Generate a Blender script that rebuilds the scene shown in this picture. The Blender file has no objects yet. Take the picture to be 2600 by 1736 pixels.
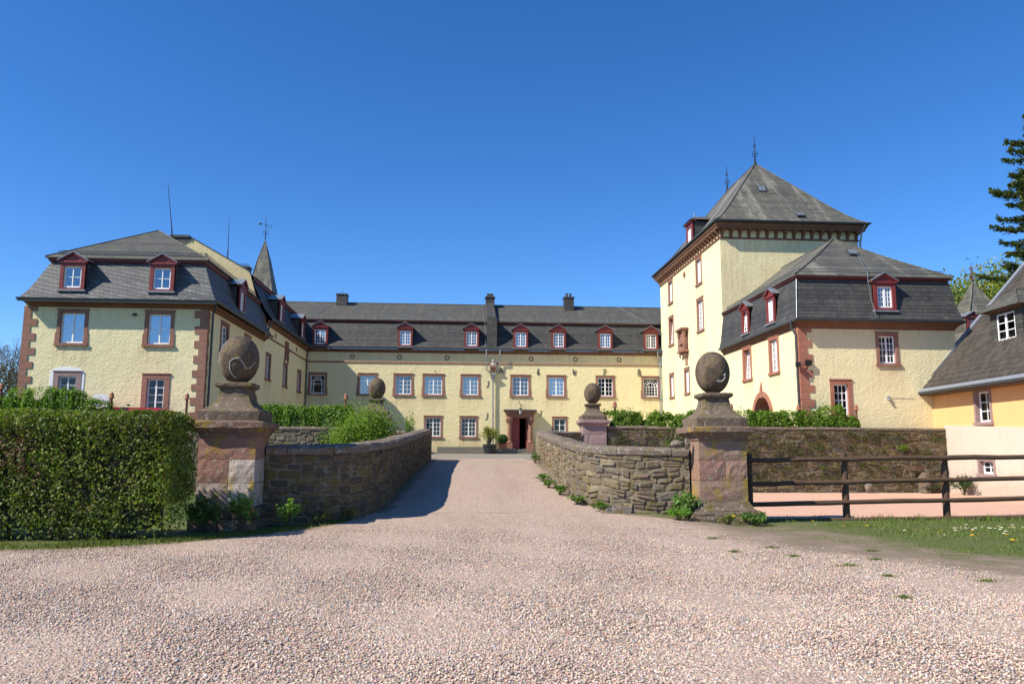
import bpy, math, random
import numpy as np
from math import sin, cos, pi, radians, sqrt, atan2
from mathutils import Vector, Matrix
random.seed(11); RNG = np.random.default_rng(7)
SC = bpy.context.scene; COL = SC.collection
ORG = {}

# ------------------------------------------------------------------ materials
class G:
    def __init__(s, name):
        s.m = bpy.data.materials.new(name); s.m.use_nodes = True
        s.nt = s.m.node_tree; s.n = s.nt.nodes; s.l = s.nt.links
        s.b = s.n['Principled BSDF']; s.out = s.n['Material Output']
        s.tc = s.n.new('ShaderNodeTexCoord')
        s.obj = s.tc.outputs['Object']; s.uv = s.tc.outputs['UV']
    def put(s, inp, v):
        if isinstance(v, bpy.types.NodeSocket): s.l.new(v, inp)
        elif isinstance(v, (tuple, list)) and len(v) == 3 and inp.type == 'RGBA': inp.default_value = (*v, 1)
        else: inp.default_value = v
    def map(s, vec, scale=(1, 1, 1), rot=(0, 0, 0), loc=(0, 0, 0)):
        n = s.n.new('ShaderNodeMapping'); s.put(n.inputs[0], vec)
        n.inputs['Scale'].default_value = scale; n.inputs['Rotation'].default_value = rot; n.inputs['Location'].default_value = loc
        return n.outputs[0]
    def noise(s, scale, detail=3, rough=.55, vec=None, dist=0):
        n = s.n.new('ShaderNodeTexNoise'); s.put(n.inputs['Vector'], vec or s.obj)
        n.inputs['Scale'].default_value = scale; n.inputs['Detail'].default_value = detail
        n.inputs['Roughness'].default_value = rough; n.inputs['Distortion'].default_value = dist
        return n.outputs['Fac']
    def voro(s, scale, vec=None, feature='F1', rnd=1.0):
        n = s.n.new('ShaderNodeTexVoronoi'); n.feature = feature; s.put(n.inputs['Vector'], vec or s.obj)
        n.inputs['Scale'].default_value = scale; n.inputs['Randomness'].default_value = rnd
        return n
    def ramp(s, fac, stops, interp='LINEAR'):
        n = s.n.new('ShaderNodeValToRGB'); s.put(n.inputs[0], fac); cr = n.color_ramp; cr.interpolation = interp
        while len(cr.elements) < len(stops): cr.elements.new(.5)
        for e, (p, c) in zip(cr.elements, stops):
            e.position = p; e.color = (c, c, c, 1) if isinstance(c, (int, float)) else (*c, 1)
        return n.outputs[0]
    def mix(s, fac, a, b, mode='MIX'):
        n = s.n.new('ShaderNodeMix'); n.data_type = 'RGBA'; n.blend_type = mode
        s.put(n.inputs[0], fac); s.put(n.inputs[6], a); s.put(n.inputs[7], b); return n.outputs[2]
    def math(s, op, a, b=0.0, c=0.0):
        n = s.n.new('ShaderNodeMath'); n.operation = op; s.put(n.inputs[0], a); s.put(n.inputs[1], b); s.put(n.inputs[2], c); return n.outputs[0]
    def sep(s, v):
        n = s.n.new('ShaderNodeSeparateXYZ'); s.put(n.inputs[0], v); return n.outputs
    def attr(s, name):
        n = s.n.new('ShaderNodeAttribute'); n.attribute_name = name; return n
    def bump(s, h, strength=.5, dist=.02, normal=None):
        n = s.n.new('ShaderNodeBump'); s.put(n.inputs['Height'], h); n.inputs['Strength'].default_value = strength
        n.inputs['Distance'].default_value = dist
        if normal: s.put(n.inputs['Normal'], normal)
        return n.outputs[0]
    def fin(s, col=None, rough=.8, normal=None, metal=0, spec=.3):
        if col is not None: s.put(s.b.inputs['Base Color'], col)
        s.put(s.b.inputs['Roughness'], rough); s.b.inputs['Metallic'].default_value = metal
        s.b.inputs['Specular IOR Level'].default_value = spec
        if normal is not None: s.put(s.b.inputs['Normal'], normal)
        return s.m

def m_plaster(name, col, stain, fine=1.0, flat=False):
    g = G(name)
    v = g.map(g.obj, (1, 1, 1.7))
    big = g.noise(.35, 4, .6); mid = g.noise(1.7, 4, .6, v)
    c = g.mix(g.ramp(big, [(.35, 0), (.7, .38)]), col, stain)
    c = g.mix(g.ramp(mid, [(.42, 0), (.8, .3)]), c, tuple(x*.86 for x in col))
    dirt = g.noise(2.2, 5, .7, g.map(g.obj, (2.6, 2.6, .14)))
    c = g.mix(g.ramp(dirt, [(.52, 0), (.8, .42)]), c, tuple(x*y for x, y in zip(stain, (.8, .72, .62))))
    st = g.attr('stain').outputs['Fac']; sn = g.noise(3.2, 4, .7, g.map(g.obj, (1.9, 1.9, .16)))
    sf = g.math('MULTIPLY', st, g.ramp(sn, [(.36, 0), (.66, 1)])); c = g.mix(g.math('MULTIPLY', sf, .75), c, (.46, .27, .135))
    zz = g.sep(g.obj)[2]; c = g.mix(g.math('MULTIPLY', g.ramp(g.math('SUBTRACT', g.math('MULTIPLY', g.noise(1.1, 4, .7), 2.6), zz), [(.0, 0), (1.1, .6)]), .8), c, tuple(x*.62 for x in stain))
    old = g.noise(.8, 5, .72, g.map(g.obj, loc=(1, 7, 3))); c = g.mix(g.ramp(old, [(.60, 0), (.66, .22)]), c, tuple(min(1, x*1.12) for x in col))
    if flat:
        n = g.bump(g.noise(4, 3, .5, v), .25, .02); n = g.bump(g.noise(40, 3, .6), .2, .004, n)
    else:
        h1 = g.noise(4.2*fine, 2, .45, v, .4); h2 = g.noise(10*fine, 3, .55, v, .8)
        h3 = g.noise(6.3*fine, 2, .5, g.map(v, loc=(5, 3, 1)), .5)
        n = g.bump(h1, .25, .05); calm = g.ramp(g.noise(.5, 3, .6, g.map(g.obj, loc=(9, 2, 4))), [(.35, .35), (.62, 1)])
        n = g.bump(g.math('MULTIPLY', h3, calm), .55, .045, n); n = g.bump(g.math('MULTIPLY', h2, calm), .8, .028, n); n = g.bump(g.noise(21*fine, 3, .6, v, .4), .5, .014, n); n = g.bump(g.noise(45, 2, .6), .3, .004, n)
    return g.fin(c, .93, n, spec=.15)

def m_slate(name, c0, c1, lichen, lam, row=.15, wid=.24, skew=0.0, streak=False):
    g = G(name)
    v = g.uv
    if skew: v = g.map(g.uv, (1, 1, 1), (0, 0, skew))
    br = g.n.new('ShaderNodeTexBrick'); g.put(br.inputs['Vector'], v)
    br.inputs['Scale'].default_value = 1; br.inputs['Mortar Size'].default_value = .007
    br.inputs['Brick Width'].default_value = wid; br.inputs['Row Height'].default_value = row
    br.inputs['Color1'].default_value = (0, 0, 0, 1); br.inputs['Color2'].default_value = (1, 1, 1, 1); br.inputs['Mortar'].default_value = (.5, .5, .5, 1)
    br.inputs['Bias'].default_value = 0
    br.offset = .5; br.squash_frequency = 1
    y = g.sep(v)[1]
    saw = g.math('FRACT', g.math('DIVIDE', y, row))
    nz = g.noise(1.1, 5, .65, g.uv); fine = g.noise(14, 3, .6, g.uv)
    c = g.mix(br.outputs['Color'], c0, c1)
    c = g.mix(g.ramp(fine, [(.4, 0), (.75, .35)]), c, tuple(x*1.7 for x in c1))
    c = g.mix(g.ramp(nz, [(.42, 0), (.68, lam)]), c, lichen)
    st = g.noise(1.2, 4, .7, g.map(g.uv, (1.6, .18, 1)))
    c = g.mix(g.ramp(st, [(.55, 0), (.78, .45)]), c, tuple(min(1, x*1.9) for x in lichen))
    c = g.mix(g.math('MULTIPLY', br.outputs['Fac'], .85), c, (.010, .010, .011))
    rowv = g.n.new('ShaderNodeTexWhiteNoise'); rowv.noise_dimensions = '1D'; g.put(rowv.inputs['W'], g.math('FLOOR', g.math('DIVIDE', y, row)))
    c = g.mix(g.math('MULTIPLY', rowv.outputs['Value'], .4), c, (.016, .016, .017))
    sp_ = g.voro(2.6, g.uv); c = g.mix(g.ramp(sp_.outputs['Distance'], [(.05, .8), (.085, 0)]), c, (.30, .29, .25))
    mo = g.noise(2.2, 5, .72, g.map(g.uv, loc=(3, 8, 0))); c = g.mix(g.ramp(mo, [(.60, 0), (.70, .55)]), c, tuple(x*y for x, y in zip(lichen, (1.25, 1.15, .7))))
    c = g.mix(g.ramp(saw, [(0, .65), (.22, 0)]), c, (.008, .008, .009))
    if streak:
        sk_ = g.noise(.9, 5, .65, g.map(g.uv, (1, .16, 1), (0, 0, .35)))
        c = g.mix(g.ramp(sk_, [(.53, 0), (.63, .75), (.72, .2)]), c, (.24, .225, .18))
    h = g.math('ADD', g.math('MULTIPLY', saw, -1.0), g.math('MULTIPLY', br.outputs['Color'], .35))
    h = g.math('SUBTRACT', h, g.math('MULTIPLY', br.outputs['Fac'], .5))
    n = g.bump(h, .8, .022); n = g.bump(fine, .35, .008, n)
    return g.fin(c, g.ramp(fine, [(.3, .55), (.8, .8)]), n, spec=.4)

def m_stone(name, c0, c1, spot=None, spotam=.0, bump=.5, vc=False, scale=1.0, stain=None):
    g = G(name)
    a = g.noise(1.6*scale, 5, .65); b = g.noise(9*scale, 4, .65); f = g.noise(45*scale, 3, .6)
    c = g.mix(g.ramp(a, [(.3, 0), (.7, 1)]), c0, c1)
    if vc: c = g.mix(.8, c, g.attr('Col').outputs['Color'], 'MIX'); 
    c = g.mix(g.ramp(b, [(.4, 0), (.8, .55)]), c, tuple(x*.55 for x in c0))
    if spot:
        sp = g.noise(5.5*scale, 5, .72)
        c = g.mix(g.ramp(sp, [(.56, 0), (.66, spotam)]), c, spot)
    if stain:
        sp = g.noise(2.1*scale, 4, .7, g.map(g.obj, (1, 1, .6), loc=(4, 2, 7)))
        c = g.mix(g.ramp(sp, [(.52, 0), (.64, .8)]), c, stain)
    n = g.bump(b, bump, .03); n = g.bump(f, bump, .008, n)
    return g.fin(c, .92, n, spec=.15)

def m_plain(name, col, rough=.5, metal=0, var=.25, spec=.4, scale=6):
    g = G(name)
    n = g.noise(scale, 4, .6)
    c = g.mix(g.ramp(n, [(.3, 0), (.8, var)]), col, tuple(x*.55 for x in col))
    return g.fin(c, rough, g.bump(g.noise(30, 2, .5), .1, .003), metal, spec)

def m_leaf(name, trans=.35, rough=.55):
    g = G(name); a = g.attr('Col').outputs['Color']
    g.fin(a, rough, spec=.35)
    t = g.n.new('ShaderNodeBsdfTranslucent'); g.put(t.inputs[0], g.mix(1.0, a, (1.5, 1.7, .6), 'MULTIPLY'))
    mx = g.n.new('ShaderNodeMixShader'); mx.inputs[0].default_value = trans
    g.l.new(g.b.outputs[0], mx.inputs[1]); g.l.new(t.outputs[0], mx.inputs[2]); g.l.new(mx.outputs[0], g.out.inputs[0])
    return g.m

def m_glass(name, tint=(.55, .62, .68), refl=.22):
    g = G(name)
    t = g.n.new('ShaderNodeBsdfTransparent'); t.inputs[0].default_value = (*tint, 1)
    gl = g.n.new('ShaderNodeBsdfGlossy'); gl.inputs['Roughness'].default_value = .02; gl.inputs['Color'].default_value = (.95, .97, 1, 1)
    g.put(gl.inputs['Normal'], g.bump(g.noise(1.6, 2, .5), .06, .05))
    lw = g.n.new('ShaderNodeLayerWeight'); lw.inputs[0].default_value = .35
    f = g.math('ADD', g.math('MULTIPLY', lw.outputs['Fresnel'], .6 if refl > .1 else .2), refl)
    mx = g.n.new('ShaderNodeMixShader'); g.put(mx.inputs[0], g.math('MINIMUM', f, 1.0))
    g.l.new(t.outputs[0], mx.inputs[1]); g.l.new(gl.outputs[0], mx.inputs[2]); g.l.new(mx.outputs[0], g.out.inputs[0])
    return g.m

def m_gravel():
    g = G('gravel')
    v1 = g.voro(40); v2 = g.voro(66, g.map(g.obj, loc=(3, 1, 0))); vd = g.voro(30, None, 'F1')
    stops = [(0, (.19, .132, .10)), (.16, (.46, .335, .255)), (.36, (.59, .430, .33)), (.55, (.50, .325, .24)), (.72, (.65, .515, .41)), (.86, (.33, .265, .225)), (1, (.72, .61, .50))]
    r = g.sep(v1.outputs['Color'])[0]; r2 = g.sep(v2.outputs['Color'])[1]
    c = g.mix(.35, g.ramp(r, stops), g.ramp(r2, stops))
    edge = g.ramp(v1.outputs['Distance'], [(.35, 0), (.75, 1)])
    c = g.mix(g.math('MULTIPLY', edge, .52), c, (.10, .07, .055))
    # worn tracks, dusty drifts and weedy edges
    big = g.noise(.45, 4, .6); c = g.mix(g.ramp(big, [(.4, 0), (.7, .3)]), c, (.36, .26, .19))
    tr = g.noise(1.0, 4, .6, g.map(g.obj, (.85, .10, 1), (0, 0, .06))); c = g.mix(g.ramp(tr, [(.46, 0), (.62, .38)]), c, (.29, .205, .145))
    w = g.attr('wild').outputs['Fac']
    nz = g.noise(1.3, 5, .7); nz2 = g.noise(7, 4, .7)
    wf = g.math('ADD', w, g.math('MULTIPLY', g.math('SUBTRACT', nz, .5), 1.1))
    wf = g.math('ADD', wf, g.math('MULTIPLY', g.math('SUBTRACT', nz2, .5), .5))
    earth = g.mix(g.noise(22, 4, .7), (.115, .085, .058), (.27, .205, .145))
    c = g.mix(g.ramp(wf, [(.36, 0), (.62, .85)]), c, earth)
    moss = g.mix(g.noise(30, 4, .7), (.05, .075, .014), (.115, .14, .03))
    c = g.mix(g.ramp(wf, [(.66, 0), (.98, .9)]), c, moss)
    h = g.math('SUBTRACT', 1.0, g.math('POWER', v1.outputs['Distance'], 1.6))
    n = g.bump(h, .75, .017); n = g.bump(g.noise(110, 2, .6), .4, .004, n)
    return g.fin(c, .9, n, spec=.2)

def m_grass_ground():
    g = G('grass_soil')
    c = g.mix(g.noise(.6, 5, .7), (.035, .06, .012), (.085, .12, .028))
    c = g.mix(g.ramp(g.noise(3, 5, .7), [(.5, 0), (.7, .6)]), c, (.13, .10, .06))
    return g.fin(c, .95, g.bump(g.noise(25, 4, .7), .8, .03), spec=.1)

def m_sand():
    g = G('pink_sand')
    c = g.mix(g.noise(.7, 5, .65), (.56, .335, .235), (.66, .41, .295))
    c = g.mix(g.ramp(g.noise(6, 4, .7), [(.55, 0), (.75, .5)]), c, (.38, .21, .15))
    return g.fin(c, .95, g.bump(g.noise(9, 4, .7), .9, .05), spec=.1)

def m_court():
    g = G('courtyard_surface')
    c = g.mix(g.noise(.5, 5, .65), (.17, .15, .125), (.27, .24, .20))
    c = g.mix(g.ramp(g.noise(60, 2, .6), [(.4, 0), (.7, .4)]), c, (.33, .29, .245))
    return g.fin(c, .9, g.bump(g.noise(50, 3, .6), .5, .01), spec=.2)

def m_tile():
    g = G('concrete_pantile')
    s = g.sep(g.uv); u, y = s[0], s[1]
    row = .34; wid = .20
    fy = g.math('FRACT', g.math('DIVIDE', y, row)); iy = g.math('FLOOR', g.math('DIVIDE', y, row))
    wv = g.math('SINE', g.math('MULTIPLY', u, 2*pi/wid))
    h = wv
    cell = g.n.new('ShaderNodeTexWhiteNoise'); cb = g.n.new('ShaderNodeCombineXYZ')
    g.put(cb.inputs[0], g.math('FLOOR', g.math('DIVIDE', u, wid*1.0))); g.put(cb.inputs[1], iy); g.l.new(cb.outputs[0], cell.inputs['Vector'])
    c = g.mix(cell.outputs['Value'], (.043, .036, .030), (.080, .066, .055))
    c = g.mix(g.ramp(g.noise(5, 5, .7, g.uv), [(.55, 0), (.75, .4)]), c, (.14, .112, .085))
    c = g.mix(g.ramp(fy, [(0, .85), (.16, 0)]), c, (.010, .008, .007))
    n = g.bump(g.noise(40, 3, .6, g.uv), .4, .006)
    return g.fin(c, .8, n, spec=.3)

def m_wood():
    g = G('creosoted_wood')
    v = g.map(g.uv, (1, 1, 1))
    st = g.noise(7, 5, .7, g.map(g.obj, (.35, 6, 6)))
    c = g.mix(g.ramp(st, [(.3, 0), (.75, 1)]), (.045, .027, .017), (.155, .088, .05))
    c = g.mix(g.ramp(g.noise(3, 4, .7), [(.58, 0), (.72, .5)]), c, (.19, .13, .085))
    return g.fin(c, .75, g.bump(st, .6, .012), spec=.3)

def m_bark():
    g = G('bark')
    st = g.noise(6, 5, .7, g.map(g.obj, (3, 3, .5)))
    return g.fin(g.mix(st, (.05, .038, .028), (.16, .125, .095)), .95, g.bump(st, .8, .03), spec=.1)

MT = dict(
    plaster=m_plaster('rough_yellow_plaster', (.79, .695, .415), (.70, .59, .33), 1.15),
    plaster_m=m_plaster('rippled_yellow_plaster', (.79, .69, .40), (.70, .58, .31), .72),
    plaster2=m_plaster('smooth_yellow_plaster', (.81, .725, .43), (.74, .63, .345), 1.3, True),
    gableplaster=m_plaster('weathered_plaster', (.66, .55, .31), (.45, .37, .2), 1.3),
    orange=m_plaster('orange_plaster', (.80, .455, .20), (.74, .40, .165), 1.0, True),
    white_wall=m_plaster('white_plaster', (.60, .50, .405), (.54, .43, .34), 1.1, True),
    patch=m_plain('white_filler', (.78, .78, .78), .9, 0, .12),
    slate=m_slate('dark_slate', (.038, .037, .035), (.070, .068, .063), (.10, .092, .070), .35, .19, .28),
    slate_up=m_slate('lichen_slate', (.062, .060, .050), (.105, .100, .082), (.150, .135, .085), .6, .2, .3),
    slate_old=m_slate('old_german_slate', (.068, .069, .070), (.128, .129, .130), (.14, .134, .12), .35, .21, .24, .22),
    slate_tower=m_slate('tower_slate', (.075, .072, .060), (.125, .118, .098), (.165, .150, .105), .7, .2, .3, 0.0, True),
    sand=m_stone('red_sandstone', (.265, .13, .092), (.345, .185, .135), bump=.35),
    sand_new=m_stone('bright_red_sandstone', (.345, .135, .085), (.41, .19, .13), bump=.25),
    sand_grey=m_stone('mauve_sandstone', (.30, .205, .19), (.36, .25, .225), bump=.25),
    beam=m_stone('brown_painted_cornice', (.155, .078, .05), (.215, .115, .075), bump=.2),
    post=m_stone('weathered_sandstone', (.25, .155, .11), (.32, .23, .175), (.34, .32, .27), .75, .8, True, 1.3, (.33, .225, .03)),
    ball=m_stone('blackened_sandstone', (.085, .065, .048), (.185, .13, .09), (.20, .16, .05), .8, .7, False, 1.5, (.035, .03, .025)),
    capstone=m_stone('lichened_capstone', (.12, .09, .066), (.19, .138, .10), (.34, .33, .27), .8, .8, False, 1.6, (.13, .105, .03)),
    rubble=m_stone('rubble_stone', (.15, .12, .09), (.22, .175, .13), (.25, .235, .19), .55, .9, True, 2.0, (.155, .115, .026)),
    mortar=m_stone('old_mortar', (.165, .135, .095), (.26, .215, .155), (.07, .075, .03), .6, .8, False, 2.0),
    coping=m_stone('coping_stone', (.20, .145, .12), (.27, .20, .165), (.44, .42, .37), .9, .7, True, 1.8, (.16, .13, .06)),
    kerb=m_stone('grey_step_stone', (.16, .15, .125), (.23, .21, .18), (.12, .12, .06), .6, .6),
    white=m_plain('white_paint', (.86, .86, .84), .45, 0, .06),
    red=m_plain('oxblood_paint', (.205, .034, .027), .45, 0, .3),
    redfascia=m_plain('dull_red_fascia', (.12, .024, .022), .5, 0, .35),
    zinc=m_plain('zinc', (.33, .36, .38), .42, .55, .35),
    zinc_dark=m_plain('weathered_zinc', (.075, .085, .09), .5, .35, .35),
    lead=m_plain('lead_flashing', (.225, .24, .265), .55, .1, .3),
    iron=m_plain('wrought_iron', (.022, .02, .019), .6, .3, .3),
    rust=m_plain('rusty_red_iron', (.155, .042, .03), .75, 0, .5),
    terracotta=m_plain('terracotta', (.33, .135, .08), .85, 0, .35),
    dark=m_plain('dark_interior', (.01, .009, .008), .95, 0, .1, .1),
    door=m_plain('red_door_paint', (.30, .05, .045), .5, 0, .3),
    curtain=m_plain('net_curtain_glare', (.62, .64, .66), .9, 0, .2),
    glass=m_glass('window_glass', (.5, .57, .64), .24), glass_b=m_glass('pale_window_glass', (.62, .66, .70), .14), glass_c=m_glass('blue_window_glass', (.38, .45, .55), .34), glassd=m_glass('dark_window_glass', (.4, .44, .48), .035),
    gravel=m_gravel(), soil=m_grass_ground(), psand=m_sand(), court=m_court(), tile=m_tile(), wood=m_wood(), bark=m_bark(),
    leaf=m_leaf('leaf'), needle=m_leaf('needle', .15, .6), grass=m_leaf('grass_blade', .3, .6),
    tub=m_plain('black_tub', (.018, .02, .024), .45, 0, .2),
    car=m_plain('red_car_paint', (.42, .015, .025), .25, 0, .1, .6), tyre=m_plain('rubber', (.015, .015, .015), .8, 0, .1),
    petal_y=m_plain('dandelion_yellow', (.80, .52, .015), .7, 0, .2), petal_w=m_plain('daisy_white', (.82, .82, .8), .7, 0, .05),
    limb=m_plain('boundary_white', (.42, .40, .36), .8, 0, .3),
)
def m_pebble():
    g = G('pebble'); g.fin(g.mix(g.ramp(g.noise(60, 3, .6), [(.4, 0), (.8, .35)]), g.attr('Col').outputs['Color'], (.2, .15, .12)), .85, spec=.25); return g.m
MT['pebble'] = m_pebble()

# ------------------------------------------------------------------ mesh helper
class MB:
    st = None
    def __init__(s): s.v = []; s.f = []; s.mi = []; s.c = []
    def add(s, pts, faces, m=0, col=None):
        b = len(s.v); s.v += [tuple(p) for p in pts]
        for f in faces: s.f.append(tuple(b+i for i in f)); s.mi.append(m); s.c.append(col or (.5, .5, .5))
        return s
    def poly(s, pts, m=0, col=None): return s.add(pts, [tuple(range(len(pts)))], m, col)
    def box(s, a, b, m=0, col=None):
        x0, y0, z0 = a; x1, y1, z1 = b
        x0, x1 = min(x0, x1), max(x0, x1); y0, y1 = min(y0, y1), max(y0, y1); z0, z1 = min(z0, z1), max(z0, z1)
        p = [(x0, y0, z0), (x1, y0, z0), (x1, y1, z0), (x0, y1, z0), (x0, y0, z1), (x1, y0, z1), (x1, y1, z1), (x0, y1, z1)]
        return s.add(p, [(0, 3, 2, 1), (4, 5, 6, 7), (0, 1, 5, 4), (1, 2, 6, 5), (2, 3, 7, 6), (3, 0, 4, 7)], m, col)
    def hexa(s, p, m=0, col=None):   # p: 8 points, bottom 4 ccw, top 4
        return s.add(p, [(0, 3, 2, 1), (4, 5, 6, 7), (0, 1, 5, 4), (1, 2, 6, 5), (2, 3, 7, 6), (3, 0, 4, 7)], m, col)
    def loft(s, path, prof, m=0, closed=False, mats=None):
        # path: (x, y, dx, dy); prof: (o, z). outward offset
        k = len(path)
        pts = [(x+dx*o, y+dy*o, z) for o, z in prof for x, y, dx, dy in path]
        b = len(s.v); s.v += pts
        for i in range(len(prof)-1):
            for j in range(k if closed else k-1):
                j2 = (j+1) % k
                s.f.append((b+i*k+j, b+i*k+j2, b+(i+1)*k+j2, b+(i+1)*k+j)); s.mi.append(mats[i] if mats else m); s.c.append((.5, .5, .5))
        return s
    def tube(s, pts, r, n=8, m=0, cap=True, col=None):
        pts = [Vector(p) for p in pts]; rs = r if isinstance(r, (list, tuple)) else [r]*len(pts)
        b = len(s.v); a = None
        for i, p in enumerate(pts):
            d = (pts[min(i+1, len(pts)-1)]-pts[max(i-1, 0)]).normalized()
            if a is None or abs(a.dot(d)) > .98: a = Vector((0, 0, 1)) if abs(d.z) < .9 else Vector((1, 0, 0))
            u = d.cross(a).normalized(); w = u.cross(d); a = w if abs(d.z) < .9 else a
            for k in range(n):
                t = 2*pi*k/n; s.v.append(tuple(p+(u*cos(t)+w*sin(t))*rs[i]))
        for i in range(len(pts)-1):
            for k in range(n):
                k2 = (k+1) % n; s.f.append((b+i*n+k, b+i*n+k2, b+(i+1)*n+k2, b+(i+1)*n+k)); s.mi.append(m); s.c.append(col or (.5, .5, .5))
        if cap:
            for fc in (tuple(b+k for k in range(n))[::-1], tuple(b+(len(pts)-1)*n+k for k in range(n))):
                s.f.append(fc); s.mi.append(m); s.c.append(col or (.5, .5, .5))
        return s
    def lathe(s, c, prof, n=24, m=0, col=None):
        b = len(s.v)
        for r, z in prof:
            for k in range(n): t = 2*pi*k/n; s.v.append((c[0]+r*cos(t), c[1]+r*sin(t), c[2]+z))
        for i in range(len(prof)-1):
            for k in range(n):
                k2 = (k+1) % n; s.f.append((b+i*n+k, b+i*n+k2, b+(i+1)*n+k2, b+(i+1)*n+k)); s.mi.append(m); s.c.append(col or (.5, .5, .5))
        s.f.append(tuple(b+k for k in range(n))[::-1]); s.mi.append(m); s.c.append(col or (.5,)*3)
        s.f.append(tuple(b+(len(prof)-1)*n+k for k in range(n))); s.mi.append(m); s.c.append(col or (.5,)*3)
        return s
    def build(s, name, mats, parent=None, smooth=False, loc=None):
        if not isinstance(mats, (list, tuple)): mats = [mats]
        o0 = Vector(ORG.get(parent.name, (0, 0, 0))) if parent else Vector(loc or (0, 0, 0))
        me = bpy.data.meshes.new(name)
        V = np.array(s.v, dtype=float)-np.array(o0); me.from_pydata(V.tolist(), [], s.f)
        for m in mats: me.materials.append(MT[m] if isinstance(m, str) else m)
        me.polygons.foreach_set('material_index', s.mi)
        me.polygons.foreach_set('use_smooth', [bool(smooth)]*len(s.f))
        uv = me.uv_layers.new(name='UVMap').data
        for p in me.polygons:
            n = p.normal
            if abs(n.z) > .995: h = Vector((1, 0, 0)); w = Vector((0, 1, 0))
            else:
                h = Vector((-n.y, n.x, 0)).normalized(); w = n.cross(h)
            for li in p.loop_indices:
                q = Vector(s.v[me.loops[li].vertex_index]); uv[li].uv = (q.dot(h), q.dot(w))
        at = me.attributes.new('Col', 'FLOAT_COLOR', 'FACE')
        at.data.foreach_set('color', [x for c in s.c for x in (c[0], c[1], c[2], 1.0)])
        if s.st: a2 = me.attributes.new('stain', 'FLOAT', 'POINT'); a2.data.foreach_set('value', [s.st.get(i, 0.0) for i in range(len(s.v))])
        ob = bpy.data.objects.new(name, me); COL.objects.link(ob)
        if parent: ob.parent = parent; ORG[ob.name] = tuple(o0)
        else: ob.location = o0; ORG[ob.name] = tuple(o0)
        return ob

def np_mesh(name, V, F, cols, mat, parent=None, loc=(0, 0, 0), smooth=False):
    """fast mesh: V (n,3), F (m,k), cols (m,3) one colour per face"""
    o0 = np.array(ORG.get(parent.name, (0, 0, 0)) if parent else loc, float)
    me = bpy.data.meshes.new(name); n, (m, k) = len(V), F.shape
    me.vertices.add(n); me.vertices.foreach_set('co', (V-o0).astype(np.float32).ravel())
    me.loops.add(m*k); me.loops.foreach_set('vertex_index', F.astype(np.int32).ravel())
    me.polygons.add(m); me.polygons.foreach_set('loop_start', np.arange(0, m*k, k, dtype=np.int32))
    me.polygons.foreach_set('loop_total', np.full(m, k, dtype=np.int32))
    if smooth: me.polygons.foreach_set('use_smooth', np.ones(m, bool))
    me.update(calc_edges=True)
    at = me.attributes.new('Col', 'FLOAT_COLOR', 'FACE')
    at.data.foreach_set('color', np.concatenate([cols, np.ones((m, 1))], 1).astype(np.float32).ravel())
    me.materials.append(MT[mat] if isinstance(mat, str) else mat)
    ob = bpy.data.objects.new(name, me); COL.objects.link(ob)
    if parent: ob.parent = parent
    else: ob.location = tuple(o0)
    ORG[ob.name] = tuple(o0)
    return ob

def leaves(P, size, cols, N=None, up=.3, aspect=.6, fold=.25):
    """leaf-sized folded faces at P (n,3); N preferred normals"""
    n = len(P)
    D = RNG.normal(size=(n, 3)); D /= np.linalg.norm(D, axis=1)[:, None]
    nm = RNG.normal(size=(n, 3)); nm[:, 2] += up
    if N is not None: nm = nm*.75+N*1.0
    nm /= np.linalg.norm(nm, axis=1)[:, None]
    D = D-nm*(D*nm).sum(1)[:, None]; D /= np.linalg.norm(D, axis=1)[:, None]+1e-9
    S = np.cross(nm, D); sz = (size*RNG.uniform(.6, 1.35, n))[:, None]
    a = P-D*sz*.5; b = P+S*sz*aspect*.5+nm*sz*fold*.5-D*sz*.05; c = P+D*sz*.5; d = P-S*sz*aspect*.5+nm*sz*fold*.5-D*sz*.05
    V = np.stack([a, b, c, d], 1).reshape(-1, 3)
    i = np.arange(n)*4
    F = np.stack([np.stack([i, i+1, i+2], 1), np.stack([i, i+2, i+3], 1)], 1).reshape(-1, 3)
    return V, F, np.repeat(cols, 2, 0)

def pal(n, colours, weights=None, jit=.18):
    C = np.array(colours, float); k = RNG.choice(len(C), n, p=weights)
    return np.clip(C[k]*RNG.uniform(1-jit, 1+jit, (n, 1))*RNG.uniform(1-jit*.5, 1+jit*.5, (n, 3)), 0, 1)

def thing(name, label, cat, loc=(0, 0, 0), group=None):
    o = bpy.data.objects.new(name, None); COL.objects.link(o); o.location = loc; o.empty_display_size = .3
    ORG[o.name] = tuple(loc); return tag(o, label, cat, group)
def tag(o, label, cat, group=None, kind=None):
    o['label'] = label; o['category'] = cat
    if group: o['group'] = group
    if kind: o['kind'] = kind
    return o
def struct(o): o['kind'] = 'structure'; return o
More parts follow.
